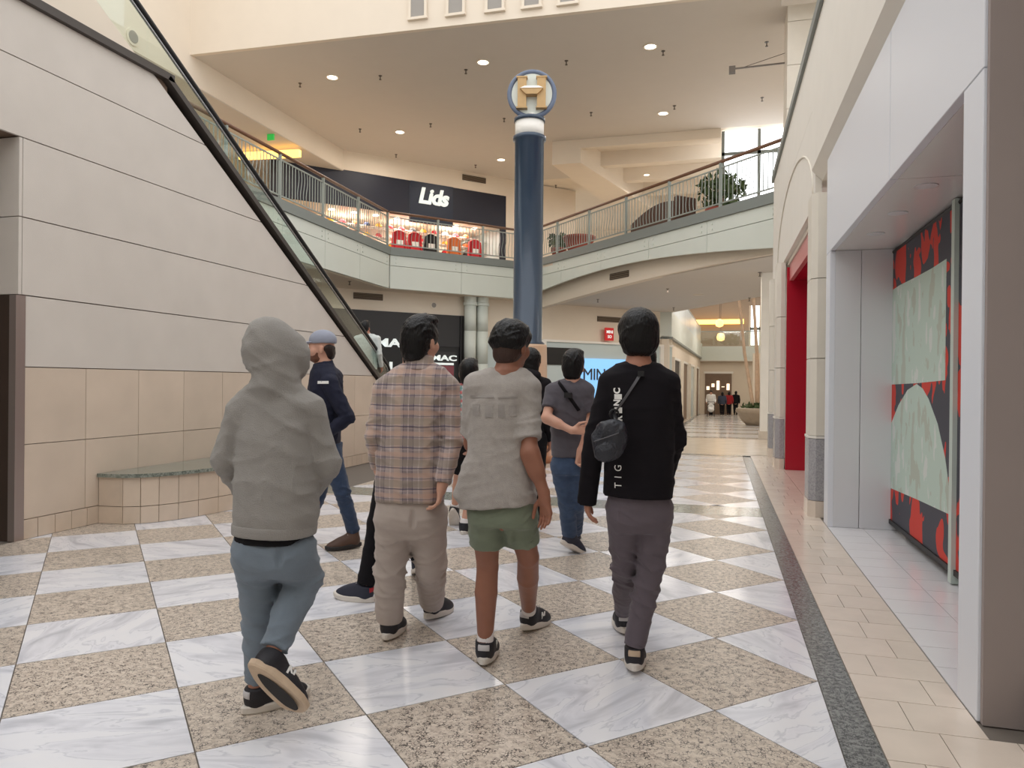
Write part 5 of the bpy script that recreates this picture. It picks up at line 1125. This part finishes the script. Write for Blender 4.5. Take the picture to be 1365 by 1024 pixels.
V.cap(j(649, 688), j(648, 726, .04), .088, .082, .03, cut=True, hollow=.018); V.cap(j(690, 688), j(697, 722, .045), .09, .084, .03, cut=True, hollow=.018); V.cap(j(677, 700, -.07), j(681, 723, -.06), .02, .015, .03)
V.wrinkle(0.0084, 64, 28, (0, 0, 1)); V.make('shorts', 'olive', P)
for a_, k_ in ((aL, kn[0]), (aR, kn[1])):
    V = vol_for([a_, a_+(0, 0, .1)], .07, .006); u_ = nrm(k_-a_); V.cap(a_-u_*.02, a_+u_*.085, .04, .042, .01, cut=True); V.make('sock', 'sock_white', P)
# ---------------------------------------------------------------- black long-sleeve shirt
cloth('black_shirt', (26, 23, 27), .06, .2, 400); cloth('plum_trousers', (102, 93, 100), .04, .2, 380)
D = 3.45; j = J(D); yw = VIEW-.02
P = person('tall person in black long-sleeved shirt with white lettering and plum-grey trousers walking away', at_z(845, 880), yw)
aR = shoe(P, at_z(845, 902), VIEW-.2, .12, .275, 'shoe_black', 'sole_white', .1, accent='sole_tan')
aL = shoe(P, at_z(832, 847), VIEW-.05, .05, .27, 'shoe_black', 'sole_white', .098, accent='shoe_grey')
Hd = Head(j(851, 446, .02), yw, .0, .92)
rows = rows_px(j, D, [(826, 876, 488, .06), (806, 898, 503, .1), (804, 898, 540, .125), (806, 898, 600, .13), (805, 898, 640, .13), (804, 896, 661, .13)], .13)
sh = stub(j, [(816, 512), (888, 512)]); el = stub(j, [(792, 585, -.02), (898, 585, .02)]); wr = stub(j, [(783, 655, .02), (886, 640, .16)])
hips = stub(j, [(832, 680), (872, 680)]); kn = stub(j, [(833, 752, .12), (867, 755, .05)])
body(P, Hd, j(851, 486), sh, el, wr, hips, kn, [aL, aR], inner(rows), 'skin_tan', .0075, hands=((nrm(-up3), rt, -1, .5), (nrm(wr[1]-el[1]), -rt, 1, .5)), hipr=.075); Hd.eyes(P); hairdo(P, Hd, 'bowl', seed=31, h=.005)
V = vol_for([j(765, 480, -.25), j(920, 675, .35)], .06, .0075); V.loft(rows, P.rotation_euler[2], .03, 2.4, hollow=.018, slant=(-.03, 0))
V.cap(j(838, 497), sh[0], .052, .058, .05); V.cap(j(865, 497), sh[1], .052, .058, .05)
V.cap(sh[0], el[0], .064, .05, .014); V.cap(el[0], j(782, 672, .02), .05, .046, .008, cut=True, hollow=.014); V.cap(sh[1], el[1], .064, .056, .014); V.cap(el[1], wr[1], .056, .043, .008, cut=True)
V.wrinkle(0.0057, 48, 34, (.1, .1, 1), [(el[0], .1, 1.2), (el[1], .1, 1.4)]); shirt = V.make('shirt', 'black_shirt', P)
V = vol_for([j(800, 650, -.3), j(900, 870, .3), aL, aR], .08, .0075)
V.loft(rows_px(j, D, [(811, 892, 650, .1), (810, 894, 672, .112), (812, 893, 692, .112), (822, 882, 708, .08)], .11), P.rotation_euler[2], .03, 2.3)
V.cap(j(832, 682), kn[0], .085, .066, .02); V.cap(kn[0], aL+(0, 0, .02), .066, .05, .008, cut=True, hollow=.018); V.cap(j(873, 682), kn[1], .088, .07, .02); V.cap(kn[1], aR+(0, 0, .02), .07, .054, .008, cut=True, hollow=.018)
V.wrinkle(0.0094, 52, 38, (0, 0, 1), [(kn[0], .12, 1.3), (kn[1], .12, 1.3)]); seam(V, P, j(852, 690, -.15)); V.make('trousers', 'plum_trousers', P)
def shirt_text(s, px, py, size, space=1., name='lettering', ang=PI/2, bold=.0):
    me = text_mesh(s, size, 0., 0, bold, space=space); bm = bmesh.new(); bm.from_mesh(me); bmesh.ops.triangulate(bm, faces=bm.faces); bmesh.ops.subdivide_edges(bm, edges=bm.edges, cuts=1, use_grid_fill=True); bm.to_mesh(me); bm.free()
    c, s_ = math.cos(ang), math.sin(ang); pq = [(v.co.x*c-v.co.y*s_, v.co.x*s_+v.co.y*c) for v in me.vertices]; fq = [tuple(p.vertices) for p in me.polygons]; bpy.data.meshes.remove(me)
    decal(name, P, shirt, pq, fq, 'letter_paint', j(px, py, -.1), RT, UP, fwd, .004)
for s_, py in (('T', 647), ('I', 636), ('G', 624)): shirt_text(s_, 824, py, .042)
for s_, py in (('E', 569), ('R', 558), ('N', 537), ('C', 521)):
    shirt_text(s_, 825 if py > 540 else 823, py, .038, bold=.0015)
for py, h2 in ((563.5, .016), (547, .026), (529, .024)):
    pq, fq = grid_rect(-.016, .016, -h2/2, h2/2, 4, 4); decal('print_block', P, shirt, pq, fq, 'letter_paint', j(824, py, -.1), RT, UP, fwd, .004)
# crossbody bag
mat('bag_fabric', (44, 46, 54), .32, noise=.15, nscale=20, bump=.4, bscale=120); mat('strap_grey', (92, 90, 94), .7, bump=.3, bscale=400); mat('buckle', (26, 26, 28), .4)
bg = thing('sling_bag', 'dark crumpled nylon sling bag on the back of the person in black', 'bag', tuple(j(812, 585, -.17)))
bR = np.stack([nrm(RT*.86+UP*.3-FW*.2), nrm(FW), nrm(UP*.9-RT*.3)], 1); bR[:, 1] = nrm(np.cross(bR[:, 2], bR[:, 0])); bR[:, 2] = np.cross(bR[:, 0], bR[:, 1]); bc = j(812, 586, -.185)
V = Vol(bc-.16, bc+.16, .0055); V.ell(bc, (.082, .042, .078), bR, .02); V.ell(bc+bR@np.array((-.025, -.008, -.045)), (.062, .04, .05), bR, .03); V.ell(bc+bR@np.array((.03, -.004, .04)), (.055, .034, .045), bR, .03); V.wrinkle(.008, 62, 41, (.6, 0, .4)); V.wrinkle(.003, 170, 42); V.make('bag_body', 'bag_fabric', bg)
V = Vol(bc-.16, bc+.16, .0055); V.ell(bc+bR@np.array((-.03, -.036, -.04)), (.05, .022, .042), bR, .02); V.wrinkle(.006, 80, 44); V.make('pocket', 'bag_fabric', bg)
MB().tube([bc-np.array(bg.location)+bR@np.array((x, -.046-.006*math.cos(x*20), .018+.02*x)) for x in np.linspace(-.06, .055, 8)], .0028, 5).make('zipper', 'strap_grey', bg, True)
base_ = np.array(bg.location); dv_ = shirt.data; bv = BVHTree.FromPolygons([shirt.matrix_world@Vector(v.co) if False else v.co[:] for v in dv_.vertices], [p.vertices[:] for p in dv_.polygons]); Rp = rotz(-P.rotation_euler[2]); Rb = rotz(P.rotation_euler[2])
pl_ = []; 
for t_ in np.linspace(0, 1, 14):
    w_ = j(871+(832-871)*t_, 497+(556-497)*t_, -.4); l_ = Rp@(w_-np.array(P.location)); hit = bv.ray_cast(Vector(l_), Vector(Rp@fwd), 2.); q_ = np.array(hit[0])-Rp@fwd*.006; pl_.append(Rb@q_+np.array(P.location)-base_)
q = MB(); wv_ = nrm(RT*.83+UP*.55)*.0145; n_ = len(pl_)
q.add([p-wv_ for p in pl_]+[p+wv_ for p in pl_]+[p-wv_-fwd*.004 for p in pl_]+[p+wv_-fwd*.004 for p in pl_], [(2*n_+i, 3*n_+i, 3*n_+i+1, 2*n_+i+1) for i in range(n_-1)]+[(i, i+1, n_+i+1, n_+i) for i in range(n_-1)]+[(i, 2*n_+i, 2*n_+i+1, i+1) for i in range(n_-1)]+[(n_+i, n_+i+1, 3*n_+i+1, 3*n_+i) for i in range(n_-1)])
q.make('strap', 'strap_grey', bg); c_ = pl_[-1]; MB().tube([c_-fwd*.012+RT*.02*math.cos(a)+UP*.02*math.sin(a) for a in np.linspace(0, 2*PI, 13)[:-1]], .005, 6, closed=True).make('buckle', 'buckle', bg, True)
MB().tube([c_-fwd*.012, c_*.5+np.array(j(822, 566, -.2)-base_)*.5, j(820, 568, -.2)-base_], .009, 6).make('strap_end', 'buckle', bg, True)
MB().box(-.014, .014, -.008, .008, -.012, .012).make('strap_pad', 'buckle', bg, loc=tuple(pl_[0]-fwd*.01))
# ---------------------------------------------------------------- grey T-shirt, crossbody strap, jeans
cloth('charcoal_tee', (88, 84, 90), .05, .2, 380); cloth('denim', (66, 82, 108), .14, .3, 420, nscale=22)
D = 5.75; j = J(D); yw = VIEW+.05
P = person('person in charcoal T-shirt and blue jeans holding an arm behind the back', at_z(757, 738), yw)
aL = shoe(P, at_z(745, 741), yaw_px((745, 741), (762, 738)), .5, .27, 'shoe_navy', 'sole_white', .1); aR = shoe(P, at_z(766, 729), VIEW-.1, .1, .27, 'shoe_navy', 'sole_white', .1)
Hd = Head(j(764, 487, .02), yw-.3, .0, 1.0)
rows = rows_px(j, D, [(748, 776, 509, .06), (734, 785, 517, .1), (733, 784, 540, .12), (734, 781, 575, .12), (735, 779, 609, .12)], .12)
sh = stub(j, [(738, 521), (781, 521)]); el = stub(j, [(728, 557, -.12), (784, 562, -.02)]); wr = stub(j, [(762, 574, -.2), (773, 601, -.1)])
hips = stub(j, [(748, 622), (769, 622)]); kn = stub(j, [(756, 672, .1), (768, 672, .12)])
body(P, Hd, j(763, 508), sh, el, wr, hips, kn, [aL, aR], inner(rows), 'skin_light', .007, hands=((nrm(RT+UP*.05), -fwd, -1, .7), (nrm(-up3-rt*.15), -fwd*.6+rt, -1, .9)), hipr=.07); Hd.eyes(P); hairdo(P, Hd, 'crop', seed=51, h=.006)
V = vol_for([j(715, 500, -.25), j(800, 615, .25)], .06, .0085); V.loft(rows, P.rotation_euler[2], .03, 2.3, hollow=.018)
V.cap(j(755, 513), sh[0], .05, .056, .05); V.cap(j(772, 513), sh[1], .05, .056, .05); V.cap(sh[0], sh[0]+(el[0]-sh[0])*.68, .062, .06, .03, cut=True, hollow=.018); V.cap(sh[1], sh[1]+(el[1]-sh[1])*.7, .062, .06, .03, cut=True, hollow=.018)
V.wrinkle(0.0060, 48, 54, (.2, 0, 1)); shirt = V.make('t_shirt', 'charcoal_tee', P)
V = vol_for([j(730, 600, -.25), j(785, 735, .3), aL, aR], .08, .0085); V.loft(rows_px(j, D, [(737, 778, 600, .1), (736, 779, 620, .11), (738, 778, 632, .1)], .1), P.rotation_euler[2], .03, 2.3)
V.cap(j(748, 622), kn[0], .085, .07, .02); V.cap(kn[0], aL+(0, 0, .01), .07, .062, .008, cut=True, hollow=.018); V.cap(j(768, 622), kn[1], .085, .07, .02); V.cap(kn[1], aR+(0, 0, .01), .07, .062, .008, cut=True, hollow=.018); V.wrinkle(0.0084, 52, 58, (0, 0, 1), [(kn[0], .1, 1.4)]); seam(V, P, j(758, 628, -.15)); V.make('jeans', 'denim', P)
bv = BVHTree.FromPolygons([v.co[:] for v in shirt.data.vertices], [p.vertices[:] for p in shirt.data.polygons]); Rp = rotz(-P.rotation_euler[2]); Rb = rotz(P.rotation_euler[2])
st = thing('bag_strap', 'black crossbody strap with buckle across the charcoal T-shirt', 'strap', tuple(j(766, 535, -.14))); base_ = np.array(st.location); pl_ = []
for t_ in np.linspace(0, 1, 12):
    w_ = j(750+(778-750)*t_, 510+(550-510)*t_, -.5); hit = bv.ray_cast(Vector(Rp@(w_-np.array(P.location))), Vector(Rp@fwd), 2.); q_ = np.array(hit[0])-Rp@fwd*.012 if hit[0] else Rp@(w_+fwd*.36-np.array(P.location)); pl_.append(Rb@q_+np.array(P.location)-base_)
MB().tube(pl_, .018, 8, flat=.4).make('strap_band', 'black_cloth', st, True); c_ = pl_[5]; MB().box(-.03, .03, -.012, .012, -.02, .02).make('buckle', 'buckle', st, loc=tuple(c_-fwd*.015))
# ---------------------------------------------------------------- man in cap
cloth('navy_jacket', (36, 38, 54), .06, .2, 380, rough=.7); cloth('denim_dark', (56, 70, 94), .14, .3, 420, nscale=22); cloth('cap_grey', (150, 154, 168), .04, .2, 300); cloth('beard', (112, 74, 58), .2, .6, 200)
D = 6.0; j = J(D); yw = VIEW+1.75; ld_ = np.array([math.cos(yw), math.sin(yw), 0])
P = person('bearded man in grey cap, navy jacket, blue jeans and brown boots walking across', at_z(452, 728), yw)
aF = shoe(P, at_z(480, 730), yaw_px((480, 730), (451, 733)), .06, .28, 'shoe_brown', 'sole_dark', .1, high=.05); aB = shoe(P, at_z(416, 722), yaw_px((480, 730), (450, 733)), .0, .28, 'shoe_brown', 'sole_dark', .1, high=.05)
Hd = Head(j(429, 463, .0), yw-.12, .02, 1.0)
rows = rows_px(j, D, [(415, 447, 486, .07), (408, 462, 497, .11), (404, 464, 520, .13), (408, 462, 555, .13), (411, 459, 580, .125), (412, 458, 597, .12)], .12); rows = [(r[0], r[1], r[2], r[4]*1.45, r[3]*.78) for r in rows]
rt2 = np.array([math.cos(yw-PI/2), math.sin(yw-PI/2), 0]); cS = j(436, 511)
sh = [cS-rt2*.17+ld_*-.03, cS+rt2*.17]; el = [j(463, 557, -.18), j(420, 556, .2)]; wr = [j(436, 578, -.22), j(412, 580, .1)]
hips = [j(441, 606, -.08), j(433, 606, .08)]; kn = [j(456, 655, -.06), j(424, 660, .1)]
body(P, Hd, j(434, 488), sh, el, wr, hips, kn, [aF, aB], inner(rows, .75), 'skin_light', .006, hands=((nrm(wr[0]-el[0]), (0, 0, -1), 1, .6), (nrm(wr[1]-el[1]), (0, 0, -1), -1, .6)), hipr=.07); Hd.eyes(P)
V = Vol(Hd.c-.2, Hd.c+.16, .005)
V.ell(Hd.p(0, -.05, -.01), (.078, .055, .05), Hd.R); V.ell(Hd.p(0, -.07, -.055), (.062, .036, .05), Hd.R, .03); V.wrinkle(.004, 90, 61); V.make('hair', 'hair_brown', P)
V = Vol(Hd.c-.2, Hd.c+.16, .005); V.ell(Hd.p(0, .034, -.086), (.061, .066, .046), Hd.R); V.ell(Hd.p(0, .026, -.05), (.066, .05, .034), Hd.R, .02); V.ell(Hd.p(0, .13, -.062), (.018, .04, .008), Hd.R, neg=True); V.ell(Hd.p(0, .115, -.01), (.045, .06, .042), Hd.R, neg=True); V.wrinkle(.002, 120, 62); V.make('beard', 'beard', P)
V = Vol(Hd.c-.25, Hd.c+.25, .005); V.ell(Hd.p(0, -.01, .055), (.092, .112, .088), Hd.R); sl, X, Y, Z = V.win(Hd.c-.3, Hd.c+.3, 0); u_ = Hd.R[:, 2]; e_ = (X-Hd.c[0])*u_[0]+(Y-Hd.c[1])*u_[1]+(Z-Hd.c[2])*u_[2]; V.d[sl] = np.maximum(V.d[sl], .03-e_); cap_ = V.make('cap', 'cap_grey', P)
V = Vol(Hd.c-.25, Hd.c+.25, .005); V.ell(Hd.p(0, .105, .036), (.075, .085, .012), Hd.R@rotx(-.12)); V.make('brim', 'cap_grey', P, cap_)
V = vol_for([j(392, 480, -.35), j(475, 602, .35)], .08, .0085); V.loft(rows, P.rotation_euler[2], .03, 2.3, hollow=.018); V.cap(j(432, 492), sh[0], .055, .066, .05); V.cap(j(432, 492), sh[1], .055, .066, .05)
for i in (0, 1): V.cap(sh[i], el[i], .07, .058, .014); V.cap(el[i], wr[i], .058, .045, .008, cut=True)
V.cap(j(433, 492), j(431, 483), .08, .078, .02, cut=True); V.wrinkle(0.0060, 48, 64, (.1, 0, 1), [(el[0], .1, 1.4)]); jk = V.make('jacket', 'navy_jacket', P)
pq, fq = grid_rect(-.05, .05, -.01, .012, 6, 2); decal('chest_logo', P, jk, pq, fq, 'letter_paint', j(431, 510, -.2), RT, UP, fwd, .003)
V = vol_for([j(405, 590, -.35), j(490, 715, .35), aF, aB], .08, .0085); V.loft([(r[0], r[1], r[2], .15, .12) for r in rows_px(j, D, [(418, 455, 590, .1), (418, 455, 615, .1)], .1)], P.rotation_euler[2], .03, 2.3)
V.cap(hips[0], kn[0], .088, .066, .02); V.cap(kn[0], aF+(0, 0, .04), .064, .054, .008, cut=True, hollow=.018); V.cap(hips[1], kn[1], .088, .066, .02); V.cap(kn[1], aB+(0, 0, .04), .064, .054, .008, cut=True, hollow=.018); V.wrinkle(0.0084, 52, 68, (0, 0, 1), [(kn[0], .1, 1.4)]); V.make('jeans', 'denim_dark', P)
# ---------------------------------------------------------------- half-hidden and distant people
plaid('plaid_red', (222, 216, 214), [(.25, .34, (196, 48, 50), .75), (.75, .3, (60, 120, 116), .7), (.5, .08, (50, 54, 90), .7)], [(.25, .34, (196, 48, 50), .7), (.72, .26, (66, 130, 124), .6), (.5, .07, (50, 54, 90), .6)], .075, .075)
cloth('white_jacket', (206, 210, 206), .1, .3, 200, nscale=30); cloth('dark_fleece', (30, 27, 30), .06, .3, 300); cloth('sand', (170, 150, 128)); cloth('red_cloth', (150, 40, 44)); cloth('white_cloth', (226, 224, 222)); cloth('slate', (60, 66, 82))
def figure(label, D, cx, head_top, feet, yw, top, bottom, skin_='skin_light', hair='crop', half=26, seed=1, stride=.0, shorts=False, sleeves=True, shoe_args=None, hem=None, h=.01, ground=None, parts=True, hoodie=False, group=None, hx=None, armpose=0.):
    """a simpler walking figure: cx = px centre, feet = ((heel px, py, pitch), ...) left then right"""
    j = J(D); mpp = D/F_PX; s = 1.0; hx = cx if hx is None else hx
    b0 = (at_z(feet[0][0], feet[0][1])+at_z(feet[1][0], feet[1][1]))/2 if ground is None else ground
    P = person(label, b0, yw, group); an = []
    for k, f in enumerate(feet):
        a = dict(upper='shoe_black', sole='sole_white'); a.update((shoe_args or [{}, {}])[k]); hp_ = at_z(f[0], f[1]) if ground is None else np.array(ground)+RT*(f[0]-cx)*mpp
        an.append(shoe(P, hp_, f[3] if len(f) > 3 else yw, f[2], .27, **a))
    top_z = j(hx, head_top)[2]; Hd = Head(j(hx, head_top)-np.array([0, 0, .131]), yw, .0, 1.0); H_ = top_z-b0[2]
    zc = lambda fr: b0[2]+H_*fr; c0 = j(cx, 500); c0 = np.array([c0[0], c0[1], 0]); r2 = np.array([math.cos(yw-PI/2), math.sin(yw-PI/2), 0]); f2 = np.array([math.cos(yw), math.sin(yw), 0])
    at = lambda x, y, fr: np.array([c0[0], c0[1], 0])+r2*x+f2*y+np.array([0, 0, zc(fr)])
    hw = half*mpp; ht = zc(.82); hemz = hem if hem else .47
    rows = [(*at(0, 0, .845)[:2], zc(.845), hw*.5, .06), (*at(0, 0, .81)[:2], zc(.81), hw*.9, .1), (*at(0, 0, .7)[:2], zc(.7), hw*.92, .12), (*at(0, 0, .58)[:2], zc(.58), hw*.86, .12), (*at(0, 0, hemz)[:2], zc(hemz), hw*.88, .12)]
    sh = [at(-hw*.9, 0, .8), at(hw*.9, 0, .8)]; el = [at(-hw*1.15, -.04, .635), at(hw*1.15, -.04, .635)]; wr = [at(-hw*1.1, .1+armpose, .5+armpose*.3), at(hw*1.1, .1+armpose, .5+armpose*.3)]
    hips = [at(-.09, 0, .5), at(.09, 0, .5)]; kn = [(hips[i]+an[i])/2+f2*.07+np.array([0, 0, .02]) for i in (0, 1)]
    body(P, Hd, at(0, 0, .85), sh, el, wr, hips, kn, an, inner(rows), skin_, h, hands=((nrm(wr[0]-el[0]), r2, -1, .5), (nrm(wr[1]-el[1]), -r2, 1, .5)), hipr=.08); Hd.eyes(P); hairdo(P, Hd, hair, seed=seed, h=max(.006, h*.8))
    V = vol_for([at(-hw*1.3, -.2, hemz), at(hw*1.3, .35, .87)], .1, h); V.loft(rows, P.rotation_euler[2], .03, 2.3, hollow=.02)
    for i in (0, 1):
        V.cap(at(0, 0, .83), sh[i], .05, .058, .05)
        if sleeves: V.cap(sh[i], el[i], .062, .052, .014); V.cap(el[i], wr[i], .052, .042, .008, cut=True)
        else: V.cap(sh[i], sh[i]+(el[i]-sh[i])*.65, .062, .058, .03, cut=True, hollow=.018)
    if hoodie: V.ell(at(0, -.09, .845), (.13, .09, .07), rotz(P.rotation_euler[2]), .04)
    V.wrinkle(0.0060, 52, seed+1, (.1, 0, 1)); V.make('hoodie' if hoodie else 'shirt', top, P)
    V = vol_for([at(-.25, -.2, .45), at(.25, .2, .55)]+an+kn, .12, h); V.loft([(*at(0, 0, .55)[:2], zc(.55), hw*.78, .1), (*at(0, 0, .48)[:2], zc(.48), hw*.82, .11)], P.rotation_euler[2], .03, 2.3)
    for i in (0, 1):
        if shorts: V.cap(hips[i], hips[i]+(kn[i]-hips[i])*.75, .088, .085, .04, cut=True, hollow=.02)
        else: V.cap(hips[i], kn[i], .088, .072, .04); V.cap(kn[i], an[i]+(0, 0, .015), .072, .06, .03, cut=True, hollow=.02)
    V.wrinkle(0.0060, 52, seed+2, (0, 0, 1)); V.make('shorts' if shorts else 'trousers', bottom, P)
    if shorts:
        for i in (0, 1): V = vol_for([an[i], an[i]+(0, 0, .08)], .07, .008); V.cap(an[i]-(0, 0, .02), an[i]+nrm(kn[i]-an[i])*.05, .043, .044, .01, cut=True); V.make('sock', 'sock_white', P)
    return P
figure('person in black trousers and white, navy and red trainers behind the plaid shirt', 4.6, 542, 446, ((497, 803, .0, yaw_px((497, 803), (474, 800))), (557, 775, .3)), VIEW+.1, 'black_cloth', 'black_cloth', half=34, seed=71, hx=556, h=.009, shoe_args=[dict(upper='shoe_navy', accent='shoe_red'), dict(upper='shoe_navy', accent='shoe_red')])
figure('person in red and green checked shirt, black shorts and trainers', 6.65, 627, 477, ((601, 706, .95, VIEW-.1), (617, 713, .0, VIEW-.15)), VIEW-.05, 'plaid_red', 'black_cloth', 'skin_light', half=25, seed=81, shorts=True, sleeves=False, hem=.535, hx=625)
figure('long-haired person in black hoodie seen over the grey T-shirt shoulder', 6.8, 705, 463, ((698, 708, .0), (712, 700, .0)), VIEW-.2, 'dark_fleece', 'black_cloth', 'skin_tan', 'long', half=24, seed=91, hoodie=True, hx=708)
figure('dark-haired person almost hidden behind the person in black', 7.2, 860, 461, ((854, 698, .0), (868, 694, .0)), VIEW, 'dark_fleece', 'black_cloth', 'skin_light', half=22, seed=101, hx=863)
pe = at_y(488, 437, 12.75); De = float((pe-CPOS)@FW)
figure('dark-haired person in white patterned jacket riding the escalator', De, 489, 427, ((483, 500, .0), (495, 500, .0)), PI/2+.1, 'white_jacket', 'black_cloth', 'skin_tan', half=16, seed=111, h=.013, ground=np.array((pe[0], 12.75, .78)), hx=487)
# far people in the corridor
def far(px, D_, tall, **k): gp = at_depth(px, 515, D_); g = np.array((gp[0], gp[1], ramp(gp[1]))); return dict(D=D_, cx=px, head_top=512+(px-682)*.01-(g[2]+tall-CAM_H)/D_*F_PX, feet=((px-1.5, 550, .0), (px+1.5, 550, .0)), ground=g, **k)
figure('distant person in white top and black trousers pushing a stroller', yw=-PI/2, top='white_cloth', bottom='black_cloth', half=5, seed=121, h=.022, armpose=.12, **far(948, 45, 1.68))
for k, (px, D_, tp, lb) in enumerate(((963, 48, 'slate', 'distant person in slate blue top beside the person in red'), (972, 48.5, 'red_cloth', 'distant person in red top in the corridor'), (981, 49, 'black_cloth', 'distant person in black top beside the person in red'))):
    figure(lb, yw=PI/2, top=tp, bottom='black_cloth', half=4.4, seed=130+k, h=.025, **far(px, D_, 1.62+.05*k))
gp = at_depth(948, 515, 44.1); t = thing('stroller', 'small baby stroller with pale seat pushed along the corridor', 'stroller', (gp[0], gp[1], ramp(gp[1])+.005)); t.scale = (.85,)*3
V = Vol((-.3, -.4, .2), (.3, .4, 1.0), .02); V.ell((0, 0, .5), (.22, .28, .2), None, .02); V.ell((0, .12, .7), (.22, .2, .2), None, .05); V.ell((0, -.22, .75), (.19, .25, .18), neg=True); Vv, Fc = V.mesh(); obj('seat', Vv, Fc, 'white_cloth', t, True)
for sx in (-.24, .24):
    MB().tube([(sx, -.35, .1), (sx, .1, .55), (sx, .55, 1.02)], .018, 6).make('frame', 'rubber', t, True)
    for yy in (-.35, .3): MB().tube([(sx-.02, yy, .1), (sx+.02, yy, .1)], .1, 14).make('wheel', 'rubber', t, True)
MB().tube([(-.24, .55, 1.02), (.24, .55, 1.02)], .018, 6).make('handle', 'rubber', t, True)
